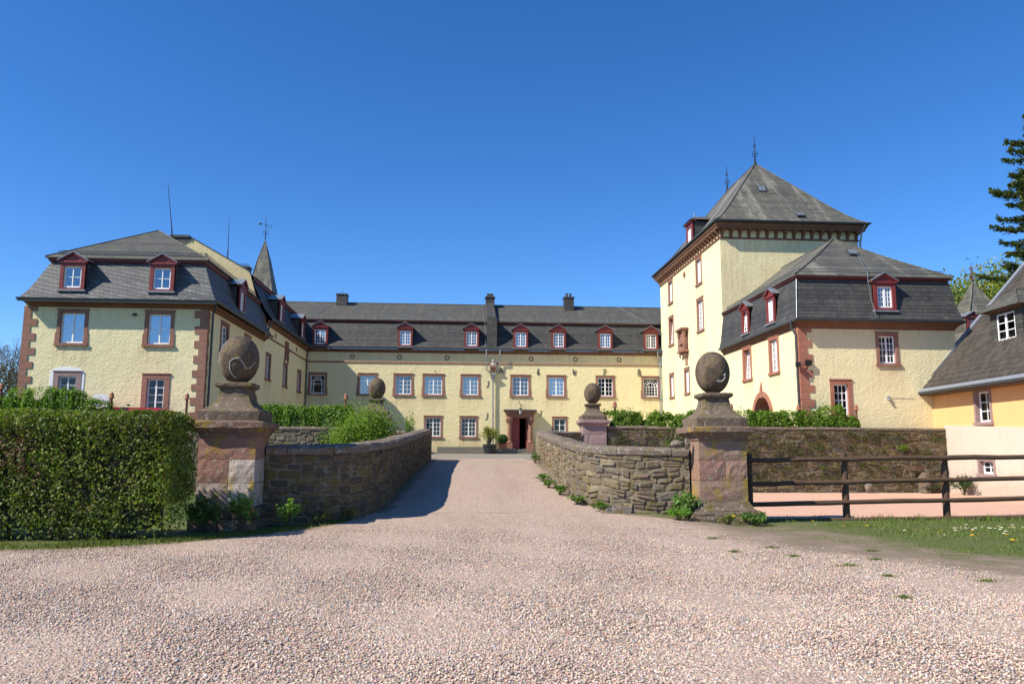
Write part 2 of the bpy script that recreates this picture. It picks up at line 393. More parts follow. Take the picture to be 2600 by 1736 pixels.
# ------------------------------------------------------------------ architecture helpers
class Pl:
    def __init__(s, o, U, n): s.o = o; s.U = U; s.n = n
    def __call__(s, u, z, d=0.0): return (s.o[0]+s.U[0]*u+s.n[0]*d, s.o[1]+s.U[1]*u+s.n[1]*d, z)
    def box(s, mb, u0, u1, z0, z1, d0, d1, m=0, col=None):
        return mb.hexa([s(u0, z0, d1), s(u1, z0, d1), s(u1, z0, d0), s(u0, z0, d0), s(u0, z1, d1), s(u1, z1, d1), s(u1, z1, d0), s(u0, z1, d0)], m, col)
def wall_holes(mb, pl, u0, u1, z0, z1, holes, m=0, batter=0.0):
    def cut(L_, lo, hi): return sorted({*L_, *[lo+(hi-lo)*k/int((hi-lo)/.34+1) for k in range(int((hi-lo)/.34+1)+1)]}) if holes else sorted(L_)
    us = cut({u0, u1, *[h[0] for h in holes], *[h[1] for h in holes]}, u0, u1); zs = cut({z0, z1, *[h[2] for h in holes], *[h[3] for h in holes]}, z0, z1)
    if mb.st is None: mb.st = {}
    def stain(u, z):
        s = .0
        for h in holes:
            e = max(h[0]-u, u-h[1], 0); dz = h[2]-z
            if dz > -.05: s = max(s, math.exp(-max(0, dz)/.75)*max(0, 1-e/.3))
        return max(s, .55*max(0, 1-(z1-z)/1.1))
    for a, b in zip(us, us[1:]):
        for c, d in zip(zs, zs[1:]):
            mu, mz = (a+b)/2, (c+d)/2
            if any(h[0] < mu < h[1] and h[2] < mz < h[3] for h in holes): continue
            k_ = len(mb.v); mb.poly([pl(a, c), pl(b, c), pl(b, d), pl(a, d)], m)
            for i_, (p_, q_) in enumerate(((a, c), (b, c), (b, d), (a, d))): mb.st[k_+i_] = stain(p_, q_)
def bars(mb, pl, u0, u1, z0, z1, cols, rows, fr=.07, mul=.10, bar=.031, d=-.13, tilt=0.0, arch=False):
    def bx(a, b, c, e, d0, d1):
        if not tilt: return pl.box(mb, a, b, c, e, d0, d1)
        f = lambda z: -tilt*(z-z0)
        mb.hexa([pl(a, c, d1+f(c)), pl(b, c, d1+f(c)), pl(b, c, d0+f(c)), pl(a, c, d0+f(c)), pl(a, e, d1+f(e)), pl(b, e, d1+f(e)), pl(b, e, d0+f(e)), pl(a, e, d0+f(e))])
    bx(u0, u0+fr, z0, z1, d-.03, d+.03); bx(u1-fr, u1, z0, z1, d-.03, d+.03)
    bx(u0+fr, u1-fr, z0, z0+fr*1.3, d-.03, d+.04); bx(u0+fr, u1-fr, z1-fr, z1, d-.03, d+.03)
    a, b, c, e = u0+fr, u1-fr, z0+fr*1.3, z1-fr
    if arch:
        um = (a+b)/2; hw = (b-a)*.33; zs = c+(e-c)*.52
        for sx in (-1, 1):
            bx(um+sx*hw-.03, um+sx*hw+.03, c, zs, d-.022, d+.022)
        N = 12; prev = None
        for r in (hw,):
            ring = []
            for k in range(N+1):
                t = pi*k/N; ring.append((um+r*cos(t), zs+r*sin(t)))
            for p, q in zip(ring, ring[1:]): mb.tube([pl(p[0], p[1], d), pl(q[0], q[1], d)], .035, 6)
        rr = min(hw*1.55, (b-a)/2); ring = [(um+rr*cos(pi*k/N), zs+min(rr, e-zs)*sin(pi*k/N)) for k in range(N+1)]
        for p, q in zip(ring, ring[1:]): mb.tube([pl(p[0], p[1], d), pl(q[0], q[1], d)], .022, 6)
        for k in range(1, 6):
            t = pi*k/6; mb.tube([pl(um+hw*cos(t), zs+hw*sin(t), d), pl(um+(b-a)/2*cos(t)*1.0, min(e, zs+(e-zs)*1.1*sin(t)), d)], .016, 6)
        bx(a, b, zs-.02, zs+.02, d-.02, d+.02); 
        for zz in (.33, .66): bx(a, um-hw, c+(zs-c)*zz-.012, c+(zs-c)*zz+.012, d-.018, d+.018); bx(um+hw, b, c+(zs-c)*zz-.012, c+(zs-c)*zz+.012, d-.018, d+.018)
        if arch == 2:
            for k in (-.33, .33): bx(um+hw*k-.012, um+hw*k+.012, c, zs+hw*.85, d-.018, d+.018)
            for zz in (.35, .7): bx(um-hw, um+hw, c+(zs-c)*zz-.012, c+(zs-c)*zz+.012, d-.018, d+.018)
        return
    nm = cols//2
    if cols % 2 == 0 and mul:
        um = (a+b)/2; bx(um-mul/2, um+mul/2, c, e, d-.028, d+.036); spans = [(a, um-mul/2), (um+mul/2, b)]
    else: spans = [(a, b)]; nm = cols
    for (p, q) in spans:
        for i in range(1, nm): t = p+(q-p)*i/nm; bx(t-bar/2, t+bar/2, c, e, d-.016, d+.016)
    for (p, q) in spans:
        for j in range(1, rows): t = c+(e-c)*j/rows; bx(p, q, t-bar/2, t+bar/2, d-.0155, d+.0155)
def glaze(parent, pl, u0, u1, z0, z1, cols, rows, glass='glass', curtain=None, tilt=0.0, arch=False, d=-.13, mul=.10, bar=.031, fr=.07):
    f = MB(); bars(f, pl, u0, u1, z0, z1, cols, rows, fr, mul, bar, d, tilt, arch); f.build('casement', 'white', parent)
    if glass == 'glass': glass = random.choice(['glass', 'glass', 'glass_b', 'glass_c'])
    if glass != 'glassd' and not curtain and random.random() < .35: curtain = [random.choice([(.02, .3), (.7, .98), (.02, .98)])]
    tw = random.uniform(-.012, .012)
    g = MB(); g.poly([pl(u0+.02, z0+.02, d), pl(u1-.02, z0+.02, d+tw), pl(u1-.02, z1-.02, d+tw-tilt*(z1-z0)), pl(u0+.02, z1-.02, d-tilt*(z1-z0))]); g.build('glass_pane', glass, parent)
    if curtain:
        for (a, b) in curtain:
            c = MB(); n = 14; ua, ub = u0+(u1-u0)*a, u0+(u1-u0)*b
            for i in range(n):
                p, q = ua+(ub-ua)*i/n, ua+(ub-ua)*(i+1)/n; d0, d1 = -.3-.03*(i % 2), -.3-.03*((i+1) % 2)
                c.poly([pl(p, z0, d0), pl(q, z0, d1), pl(q, z1, d1), pl(p, z1, d0)])
            c.build('curtain', 'curtain', parent)
def window(parent, pl, u0, u1, z0, z1, cols=4, rows=4, side=.17, top=.15, sill=.13, mat='sand', ears=False, proud=.035, depth=.24, **kw):
    s = MB()
    pl.box(s, u0, u0+side, z0+sill, z1-top, -depth, proud); pl.box(s, u1-side, u1, z0+sill, z1-top, -depth, proud)
    pl.box(s, u0, u1, z1-top, z1, -depth, proud+.003); pl.box(s, u0-.05, u1+.05, z0, z0+sill, -depth, proud+.06)
    pl.box(s, u0-.03, u1+.03, z1, z1+.05, -.02, proud+.035)
    if ears:
        for a, b in ((u0-.055, u0), (u1, u1+.055)): pl.box(s, a, b, z0+sill, z0+sill+.5, -.02, proud-.004); pl.box(s, a+(.02 if b == u0 else 0), b-(.02 if a == u1 else 0), z0+sill+.5, z0+sill+.56, -.02, proud-.004)
    w = s.build('window', mat, parent)
    glaze(w, pl, u0+side, u1-side, z0+sill, z1-top, cols, rows, **kw)
    return (u0+.02, u1-.02, z0+.02, z1-.02)
def dormer(parent, pl, uc, zb, w, hw, hg, back, ww, wz0, wz1, cols=4, rows=4, eav=.13, slate='slate', **kw):
    # front plane d=0 of pl; w outer width, hw eaves height above zb, hg gable height
    a, b = uc-w/2, uc+w/2; ze = zb+hw
    c = MB()
    for u in (a, b): c.poly([pl(u, zb, -.05), pl(u, zb, -back), pl(u, ze, -back), pl(u, ze, -.05)])
    c.poly([pl(a, zb-.5, -.3), pl(b, zb-.5, -.3), pl(b, zb, -.05), pl(a, zb, -.05)])
    dm = c.build('dormer', slate, parent)
    f = MB(); wa, wb = uc-ww/2, uc+ww/2
    pl.box(f, a, wa, zb, ze, -.14, .04); pl.box(f, wb, b, zb, ze, -.14, .04)
    pl.box(f, wa, wb, wz1, ze, -.14, .037); pl.box(f, wa, wb, zb, wz0, -.14, .045)
    pl.box(f, a-.07, b+.07, ze, ze+.085, -.14, .10)
    p = [(a-.02, ze+.085), (b+.02, ze+.085), (uc, ze+.085+hg*.82)]
    for dd in (.03,): f.poly([pl(*q, dd) for q in p])
    for s_ in (-1, 1):   # raking cornice boards
        e0 = uc+s_*(w/2+eav); n_ = .075
        f.hexa([pl(e0, ze+.02, .12), pl(uc, ze+hg, .12), pl(uc, ze+hg, -.1), pl(e0, ze+.02, -.1), pl(e0, ze+.02+n_, .12), pl(uc, ze+hg+n_, .12), pl(uc, ze+hg+n_, -.1), pl(e0, ze+.02+n_, -.1)])
    f.build('pediment_frame', 'red', dm)
    r = MB()
    for s_ in (-1, 1):
        e0 = uc+s_*(w/2+eav+.03); t = .035
        z0_, z1_ = ze+.095, ze+hg+.08
        r.hexa([pl(e0, z0_, .16), pl(uc, z1_, .16), pl(uc, z1_, -back), pl(e0, z0_, -back), pl(e0, z0_+t, .16), pl(uc, z1_+t, .16), pl(uc, z1_+t, -back), pl(e0, z0_+t, -back)])
    r.build('dormer_roof', 'zinc', dm)
    ap = MB(); pl.box(ap, a-.08, b+.08, zb-.05, zb+.03, -.25, .10); ap.build('lead_apron', 'lead', dm)
    glaze(dm, pl, wa, wb, wz0, wz1, cols, rows, d=-.07, **kw)
def quoins(mb, pl, u, sgn, z0, z1, wide, narrow, h, d=.03, off=0):
    z = z0; k = off
    while z < z1-.05:
        hh = min(h*random.uniform(.9, 1.1), z1-z); w = (wide if k % 2 else narrow)*random.uniform(.95, 1.05)
        pl.box(mb, u, u+sgn*w, z+.006, z+hh-.006, -.05, d+random.uniform(0, .006)); z += hh; k += 1
def rail_guard(mb, p0, p1, h, nb, up=(0, 0, 1)):
    a, b = Vector(p0), Vector(p1); L = (b-a).length
    for t in (.35, 1.0): mb.tube([a+Vector((0, 0, h*t)), b+Vector((0, 0, h*t))], .015, 4)
    for i in range(nb+1):
        q = a.lerp(b, i/nb); mb.tube([q, q+Vector((0, 0, h))], .012, 4)
def finial(mb, x, y, z, h, r=.03):
    mb.tube([(x, y, z-.3), (x, y, z+h)], [r, r*.35], 6)
    for f, s in ((.28, .30), (.36, .22), (.62, .13)):
        for k in range(4):
            t = k*pi/2+.4; c, s_ = cos(t), sin(t)
            mb.tube([(x, y, z+h*f), (x+c*s*.6, y+s_*s*.6, z+h*f+.02), (x+c*s, y+s_*s, z+h*f+.14), (x+c*s*.7, y+s_*s*.7, z+h*f+.24)], .014, 4)
    mb.lathe((x, y, z+h*.18), [(.02, -.09), (.075, -.03), (.085, 0), (.075, .03), (.02, .09)], 8)
    mb.lathe((x, y, z+h*.5), [(.01, -.05), (.05, 0), (.01, .05)], 8)
def roundel(mb, pl, u, z, r=.2, m=0):
    N = 16
    for k in range(N):
        t0, t1 = 2*pi*k/N, 2*pi*(k+1)/N; q = []
        for rr, d in ((r, -.02), (r, .035), (r*.55, .035), (r*.55, -.02)):
            q.append(((u+rr*cos(t0), z+rr*sin(t0), d), (u+rr*cos(t1), z+rr*sin(t1), d)))
        for (a0, a1), (b0, b1) in zip(q, q[1:]): mb.poly([pl(*a0), pl(*a1), pl(*b1), pl(*b0)], m)
    mb.poly([pl(u+r*.56*cos(2*pi*k/N), z+r*.56*sin(2*pi*k/N), .012) for k in range(N)], 1)

def ushape(x0, y0, x1, yb, fx=1.0, fy=1.0): return [(x0, yb, -fx, 0), (x0, y0, -fx, -fy), (x1, y0, fx, -fy), (x1, yb, fx, 0)]
def ring4(x0, y0, x1, y1, fx=1.0, fy=1.0): return [(x0, y1, -fx, fy), (x0, y0, -fx, -fy), (x1, y0, fx, -fy), (x1, y1, fx, fy)]
def cornice_prof(zb, zt, o): h = zt-zb; return [(-.02, zb), (.03, zb), (.06, zb+h*.18), (.07, zb+h*.24), (o*.4, zb+h*.5), (o*.62, zb+h*.62), (o*.65, zb+h*.72), (o-.08, zb+h*.86), (o-.06, zt), (0, zt)]
def gutter_prof(z, o): return [(o-.1, z-.02), (o-.06, z-.09), (o, z-.12), (o+.06, z-.09), (o+.09, z), (o+.075, z+.005), (o+.02, z-.06), (o-.06, z+.03)]
def mansard_prof(zg, zt, o, inset):   # gutter edge (outside) to break, flared foot
    H = zt-zg; run = o+inset
    return [(o, zg), (o-run*.30, zg+H*.22), (o-run*.52, zg+H*.45), (o-run*.78, zg+H*.74), (-inset, zt)]

# ================================================================== LEFT PAVILION
X0, X1, YF, YB = -20.95, -12.3, 38.9, 50.2
t = thing('corner_pavilion', 'square yellow pavilion at far left with two dormers facing the drive', 'building', (-16.6, 44, 1.3), 'pavilions flanking the courtyard')
fr = Pl((0, YF), (1, 0), (0, -1)); sd = Pl((X1, 0), (0, 1), (1, 0)); wd = Pl((X0, 0), (0, 1), (-1, 0)); bk = Pl((0, YB), (1, 0), (0, 1))
H = [window(t, fr, -19.4, -17.95, 6.53, 8.3, 2, 2, ears=True, mul=.07, bar=.035), window(t, fr, -15.29, -13.88, 6.53, 8.3, 2, 2, ears=True, mul=.07, bar=.035, curtain=[(.02, .3), (.72, .98)]),
     window(t, fr, -19.36, -18.05, 3.0, 5.28, 2, 5, side=.25, top=.22, mat='sand_grey', glass='glassd', mul=.06), window(t, fr, -15.22, -13.92, 2.6, 5.2, 2, 6, side=.24, top=.22, glass='glassd', mul=.07)]
HS = [window(t, sd, 41.0, 42.5, 6.6, 8.22, 4, 4, glass='glassd'), window(t, sd, 45.5, 46.95, 6.6, 8.22, 4, 4, glass='glassd')]
w = MB(); wall_holes(w, fr, X0, X1, 1.0, 8.6, H); wall_holes(w, wd, YF, YB, 1.0, 8.6, [])
w.build('wall', 'plaster', t)
w = MB(); wall_holes(w, sd, YF, YB, 1.0, 8.6, HS); wall_holes(w, bk, X0, X1, 1.0, 8.6, []); w.build('wall', 'plaster2', t)
p = MB(); N = 10   # white unpainted filler round the lower window
up = [(-19.52, 3.0), (-19.52, 5.2)]+[(-18.75-.77*cos(pi*k/N), 5.28+.24*sin(pi*k/N)) for k in range(N+1)]+[(-17.92, 5.2), (-17.93, 3.0)]
lo = [(-19.3, 3.0), (-19.3, 5.0)]+[(-18.72-.6*cos(pi*k/N), 5.1+.02*sin(pi*k/N)) for k in range(N+1)]+[(-18.1, 5.0), (-18.1, 3.0)]
for i in range(len(up)-1):
    for d0 in (.02,): p.poly([fr(*up[i], d0), fr(*up[i+1], d0), fr(*lo[i+1], d0), fr(*lo[i], d0)])
    p.poly([fr(*up[i], -.01), fr(*up[i+1], -.01), fr(*up[i+1], .02), fr(*up[i], .02)])
p.poly([fr(-17.5+a, 3.9+b, .015) for a, b in ((0, 0), (.1, .3), (.45, .34), (.75, .25), (.85, -.1), (.8, -.9), (.02, -.9))])
p.build('filler_patch', 'patch', t)
q = MB(); quoins(q, fr, X0-.03, 1, 1.2, 8.45, .62, .36, .36, off=1); q.build('corner_stones', 'sand', t)
q = MB(); quoins(q, fr, X1+.03, -1, 1.2, 8.45, .63, .38, .36); quoins(q, sd, YF+.004, 1, 1.2, 8.45, .30, .18, .36, d=.034); q.build('corner_stones', 'sand', t)
P = ushape(X0+.27, YF, X1, YB)
c = MB(); c.loft(P, cornice_prof(8.42, 8.68, .36)); c.build('cornice', 'beam', t)
P = ushape(X0+.40, YF, X1, YB)
c = MB(); c.loft(P, gutter_prof(8.78, .5)); c.build('gutter', 'zinc_dark', t)
c = MB(); c.loft([P[0], P[1], P[2]][1:], [(.52, 8.6), (.55, 8.66), (.4, 8.69)]); c.build('lead_strip', 'lead', t)
c = MB(); c.loft(P, mansard_prof(8.76, 10.86, .5, .45)); c.build('mansard_roof', 'slate_old', t)
c = MB(); c.loft(P, [(-.47, 10.70), (-.32, 10.80), (-.30, 10.97), (-.5, 10.98)]); c.build('eaves_fascia', 'redfascia', t)
xa, xb, yf, ze = X0+.6, X1-.2, YF+.2, 10.98; xm = (xa+xb)/2; yr, zr = 42.75, 13.42
c = MB()
c.poly([(xa, yf, ze), (xb, yf, ze), (xm, yr, zr)]); c.poly([(xb, yf, ze), (xb, YB, ze), (xm, YB, zr), (xm, yr, zr)]); c.poly([(xa, YB, ze), (xa, yf, ze), (xm, yr, zr), (xm, YB, zr)])
c.loft(P, [(-.2, ze-.05), (-.2, ze)]); c.loft(P, [(-.45, ze-.05), (-.2, ze-.05)])
c.tube([(xa, yf, ze+.01), (xm, yr, zr+.01), (xm, YB, zr+.01)], .035, 6); c.tube([(xb, yf, ze+.01), (xm, yr, zr+.01)], .035, 6)
c.build('upper_roof', 'slate_up', t)
g = MB(); rail_guard(g, (xa+.5, yf+.25, ze+.15), (xb-.15, yf+.25, ze+.15), .22, 62); rail_guard(g, (xb-.25, yf+.3, ze+.15), (xb-.25, YB-1, ze+.15), .22, 66); g.build('snow_guard', 'zinc_dark', t)
dp = Pl((0, 38.6), (1, 0), (0, -1))
for uc in (-18.72, -14.5): dormer(t, dp, uc, 9.2, 1.17, 1.36, .44, 2.0, .83, 9.32, 10.38, 2, 2, mul=.05, bar=.03, slate='slate_old', eav=.11)
ds = Pl((-12.03, 0), (0, 1), (1, 0)); dormer(t, ds, 43.75, 9.15, 1.15, 1.35, .42, 2.0, .8, 9.25, 10.28, 4, 4)
d = MB(); d.tube([(X1+.42, YF-.2, 8.68), (X1+.3, YF+.1, 8.45), (X1+.14, YF+.33, 8.25), (X1+.13, YF+.36, 1.2)], .055, 8)
for z in (2.6, 4.2, 5.8, 7.4): d.lathe((X1+.13, YF+.36, z), [(.058, -.03), (.075, -.02), (.075, .02), (.058, .03)], 8)
d.build('downpipe', 'zinc_dark', t)
d = MB(); d.box((-15.83, YF-.1, 8.05), (-15.69, YF-.0, 8.17)); d.tube([(-15.76, YF-.1, 8.11), (-15.76, YF-.22, 8.06)], [.05, .065], 8); d.build('wall_camera', 'zinc_dark', t)

# ================================================================== LEFT WING
WX, WB, WY0, WY1 = -12.3, -21.84, 50.2, 64.0
t = thing('side_wing', 'shaded yellow side wing behind the left pavilion with gable parapet and lightning rods', 'building', (-17, 57, 1.3))
sd = Pl((WX, 0), (0, 1), (1, 0))
HS = [window(t, sd, 50.75, 52.15, 6.05, 7.8, 4, 4, glass='glassd'), window(t, sd, 55.85, 57.25, 6.02, 7.75, 4, 4, glass='glassd'), window(t, sd, 60.75, 62.2, 6.02, 7.75, 4, 4, glass='glassd')]
w = MB(); wall_holes(w, sd, WY0, WY1, 1.0, 9.7, HS); w.poly([(WB, WY0+.1, 1), (WX, WY0+.1, 1), (WX, WY0+.1, 9.9), (WB, WY0+.1, 9.9)]); w.poly([(WB, WY0, 1), (WB, 74, 1), (WB, 74, 9.9), (WB, WY0, 9.9)]); w.poly([(WB, 74, 1), (-11.9, 74, 1), (-11.9, 74, 9.9), (WB, 74, 9.9)]); w.poly([(WB, 74, 9.9), (-12, 74, 9.9), (-12.75, 74, 12.6), ((WX+WB)/2, 74, 14.7), (WB+.75, 74, 12.6)]); w.build('wall', 'plaster2', t)
s = MB(); sd.box(s, WY0, WY1-.05, 8.78, 8.9, -.02, .05); s.build('string_course', 'sand', t)
for y in (53.2, 60.1): r = MB(); roundel(r, sd, y, 9.22, .19); r.build('roundel', ['sand', 'plaster2'], t)
o = MB(); yc = 56.55; sd.box(o, yc-.42, yc+.42, 9.05, 9.3, -.02, .12); sd.box(o, yc-.26, yc+.26, 8.05, 9.05, -.02, .07); sd.box(o, yc-.14, yc+.14, 8.3, 8.95, .07, .15)
for k in (-1, 1): o.tube([sd(yc+k*.35, 9.05, .06), sd(yc+k*.28, 8.6, .08), sd(yc+k*.36, 8.2, .08), sd(yc+k*.55, 7.85, .06)], [.05, .08, .09, .05], 6)
o.lathe(sd(yc, 8.62, .15), [(.02, -.25), (.12, -.12), (.13, .05), (.06, .14), (.09, .22), (.03, .3)], 10); o.build('carved_panel', 'sand', t)
P2 = [(WX, WY0, 1, 0), (WX, 70, 1, 0)]; P2b = [(WB, 74, -1, 0), (WB, WY0, -1, 0)]
c = MB(); c.loft(P2[:1]+[(WX, WY1, 1, 0)], cornice_prof(9.56, 9.84, .3)); c.build('cornice', 'beam', t)
c = MB(); c.loft(P2[:1]+[(WX, WY1-.3, 1, 0)], gutter_prof(9.96, .37)); c.build('gutter', 'zinc_dark', t)
c = MB(); c.loft(P2, mansard_prof(9.94, 12.5, .37, 1.0)); c.loft(P2b, mansard_prof(9.94, 12.5, .37, 1.0)); c.build('mansard_roof', 'slate', t)
c = MB(); c.loft(P2, [(-1.0, 12.36), (-.85, 12.44), (-.83, 12.6), (-1.1, 12.61)]); c.build('eaves_fascia', 'redfascia', t)
xr = (WX+WB)/2; c = MB(); c.poly([(WX-.75, WY0+.2, 12.6), (WX-.75, 74, 12.6), (xr, 74, 14.75), (xr, WY0+.2, 14.75)]); c.poly([(WB+.75, 74, 12.6), (WB+.75, WY0+.2, 12.6), (xr, WY0+.2, 14.75), (xr, 74, 14.75)])
c.tube([(xr, WY0, 14.77), (xr, 74, 14.77)], .05, 6); c.build('upper_roof', 'slate_up', t)
gb = MB(); prof = [(WX+.02, 9.95), (-12.62, 10.55), (-12.96, 11.35), (-13.36, 12.72), (-13.55, 13.02), (xr, 15.0)]; prof = prof+[(2*xr-x, z) for x, z in prof[-2::-1]]
for k in range(len(prof)-1):
    a, b = prof[k], prof[k+1]
    gb.poly([(a[0], WY0-.0, a[1]), (a[0], WY0+.35, a[1]), (b[0], WY0+.35, b[1]), (b[0], WY0, b[1])])
gb.poly([(x, WY0-.0, z) for x, z in prof]); gb.poly([(x, WY0+.35, z) for x, z in prof][::-1]); gb.build('gable_parapet', 'gableplaster', t)
gc = MB()
for k in range(len(prof)-1):
    (ax, az), (bx_, bz) = prof[k], prof[k+1]
    gc.hexa([(ax, WY0-.05, az+.003), (bx_, WY0-.05, bz+.003), (bx_, WY0+.4, bz+.003), (ax, WY0+.4, az+.003), (ax, WY0-.05, az+.055), (bx_, WY0-.05, bz+.055), (bx_, WY0+.4, bz+.055), (ax, WY0+.4, az+.055)])
gc.build('gable_coping', 'zinc_dark', t)
ds = Pl((-12.1, 0), (0, 1), (1, 0))
for uc in (53.7, 61.1): dormer(t, ds, uc, 10.25, 1.15, 1.35, .42, 2.2, .82, 10.35, 11.42, 4, 4)
c = MB(); c.box((-18.95, 51.5, 14.2), (-17.85, 52.4, 15.45)); c.box((-19.02, 51.43, 15.45), (-17.78, 52.47, 15.6)); c.build('chimney', 'slate', t)
c = MB(); c.box((-15.6, 55.6, 13.3), (-14.95, 56.3, 14.45)); c.box((-15.66, 55.54, 14.45), (-14.89, 56.36, 14.55)); rail_guard(c, (-15.6, 55.6, 14.55), (-14.95, 55.6, 14.55), .16, 6); c.build('chimney', 'slate', t)
c = MB(); c.tube([(-18.36, 50.4, 14.1), (-18.55, 50.4, 15.8)], [.055, .04], 6); c.tube([(-18.55, 50.4, 15.8), (-18.97, 50.4, 18.7)], [.03, .012], 6); c.build('lightning_rod', 'iron', t)
c = MB(); c.tube([(-14.92, 50.4, 13.6), (-14.93, 50.4, 14.4)], [.045, .035], 6); c.tube([(-14.93, 50.4, 14.4), (-14.95, 50.4, 16.55)], [.025, .01], 6); c.build('lightning_rod', 'iron', t)
d = MB(); d.tube([(WX+.38, WY0+.25, 9.86), (WX+.22, WY0+.1, 9.3), (WX+.2, WY0+.08, 8.75)], .055, 8); d.tube([(WX+.38, WY1-.5, 9.86), (WX+.1, WY1-.12, 9.3), (WX+.09, WY1-.1, 1.4)], .05, 8); d.build('downpipe', 'zinc_dark', t)

# spire of the stair turret
SX, SY = -18.0, 72.0
t = thing('spire_turret', 'slim pointed slate spire with wrought iron weathervane rising behind the left side wing', 'tower', (SX, SY, 10))
c = MB(); q = [(1.3, 14.6), (1.16, 15.6), (.88, 17.0), (.5, 18.9), (.0, 20.9)]
c.loft(ring4(SX, SY, SX, SY), q, closed=True)
for sx, sy in ((1, -1), (-1, -1), (1, 1)): c.tube([(SX+sx*o_, SY+sy*o_, z_) for o_, z_ in q], .035, 5)
c.build('spire', 'slate_tower', t)
c = MB(); c.box((SX-1.15, SY-1.15, 8), (SX+1.15, SY+1.15, 14.65)); c.build('wall', 'slate', t)
c = MB(); finial(c, SX, SY, 20.75, 2.4, .04); c.build('finial', 'iron', t)
c = MB(); c.tube([(SX+.02, SY, 22.3)]+[(SX+.38+.17*cos(a_), SY, 22.2+.17*sin(a_)) for a_ in [pi+2*pi*k/10*.85 for k in range(11)]], .017, 4); c.tube([(SX-.55, SY, 22.45), (SX, SY, 22.42)], .016, 4); c.box((SX-.62, SY-.01, 22.36), (SX-.42, SY+.01, 22.54)); c.build('weathervane', 'iron', t)

# ================================================================== MAIN RANGE
FY = 64.0; fr = Pl((0, FY), (1, 0), (0, -1))
t = thing('main_range', 'long yellow main building closing the courtyard with red doorway and seven dormers', 'building', (2.3, 68, 1.5))
sky_halves = {2: [(.03, .45)], 3: [(.02, .5)], 4: [(.03, .46)]}  # pale planes added behind left halves, imitating sky reflected in the panes
H = []
for i, (a, b) in enumerate([(-12.05, -10.56), (-8.12, -6.55), (-5.25, -3.64), (-2.9, -1.13), (.18, 1.80), (4.26, 5.92), (7.24, 8.86), (11.33, 12.93), (15.15, 16.72)]):
    kw = dict(ears=True, glass='glassd' if i in (0, 7, 8) else 'glass')
    if i in sky_halves: kw['curtain'] = sky_halves[i]
    if i in (0, 8): kw['arch'] = 1 if i == 0 else 2
    H.append(window(t, fr, a, b, 6.04, 7.84, 4, 4, **kw))
for a, b in [(-2.73, -1.24), (.15, 1.62), (7.69, 8.95)]: H.append(window(t, fr, a, b, 2.68, 4.44, 4 if a < 5 else 2, 4 if a < 5 else 3, side=.14, top=.13, glass='glassd', mul=.09 if a < 5 else .06))
DR = (4.42, 5.66, 1.5, 4.3)
w = MB(); wall_holes(w, fr, WX, 16.9, 1.0, 9.6, H+[DR]); w.build('wall', 'plaster_m', t)
w = MB()   # interior floors, back wall
w.box((-12, 73.8, 1), (26, 74, 9.9)); w.box((-12, 64.3, 5.0), (16.8, 73.8, 5.2)); w.box((-12, 64.3, 9.75), (16.8, 73.8, 9.85)); w.box((3.4, 66.4, 1.4), (6.8, 66.5, 4.9)); w.build('interior_wall', 'dark', t)
s = MB(); fr.box(s, WX+.06, 2.45, 8.70, 8.82, -.02, .05); fr.box(s, 3.3, 16.9, 8.70, 8.82, -.02, .05); fr.box(s, 2.45, 3.3, 8.70, 8.82, -.02, .05); s.build('string_course', 'sand', t)
for x in (-8.6, -4.79, -.93, 5.98, 9.66, 13.33):
    r = MB(); roundel(r, fr, x, 9.2, .2); r.build('roundel', ['sand', 'plaster_m'], t)
PM = [(WX, FY, 0, -1), (16.9, FY, 0, -1)]; PMr = [(-17, FY, 0, -1), (26, FY, 0, -1)]
c = MB(); c.loft(PM, cornice_prof(9.56, 9.84, .3)); c.build('cornice', 'beam', t)
c = MB(); c.loft([(WX+.3, FY, 0, -1), (16.9, FY, 0, -1)], gutter_prof(9.96, .37)); c.build('gutter', 'zinc_dark', t)
c = MB(); c.loft(PMr, mansard_prof(9.94, 12.35, .37, 1.1)); c.build('mansard_roof', 'slate', t)
c = MB(); c.loft(PMr, [(-1.12, 12.2), (-.95, 12.28), (-.92, 12.42), (-1.2, 12.44)]); c.build('eaves_fascia', 'redfascia', t)
c = MB(); c.poly([(-17, 64.85, 12.42), (26, 64.85, 12.42), (26, 69, 14.56), (-17, 69, 14.56)]); c.poly([(-17, 69, 14.56), (26, 69, 14.56), (26, 74, 11.5), (-17, 74, 11.5)]); c.poly([(-17, 64.85, 12.37), (26, 64.85, 12.37), (26, 64.85, 12.42), (-17, 64.85, 12.42)])
c.tube([(-17, 69, 14.58), (26, 69, 14.58)], .05, 6); c.build('upper_roof', 'slate_up', t)
g = MB()
for i in range(60): x = -12.9+i*.5; g.tube([(x, 65.2, 12.58), (x, 65.2, 12.8), (x+.02, 65.3, 12.78)], .012, 4)
g.tube([(-13, 65.2, 12.72), (16.9, 65.2, 12.72)], .008, 4); g.build('snow_guard', 'zinc', t)
for w_ in ([(14.3, 68.9, 14.6), (15.9, 65.0, 12.55)], [(-11.0, 68.9, 14.6), (-12.1, 65.0, 12.55)], [(2.02, 68.9, 14.6), (2.15, 64.86, 12.5), (2.2, 63.7, 10.1)]): c = MB(); c.tube(w_, .014, 5); c.build('lightning_wire', 'zinc', t)

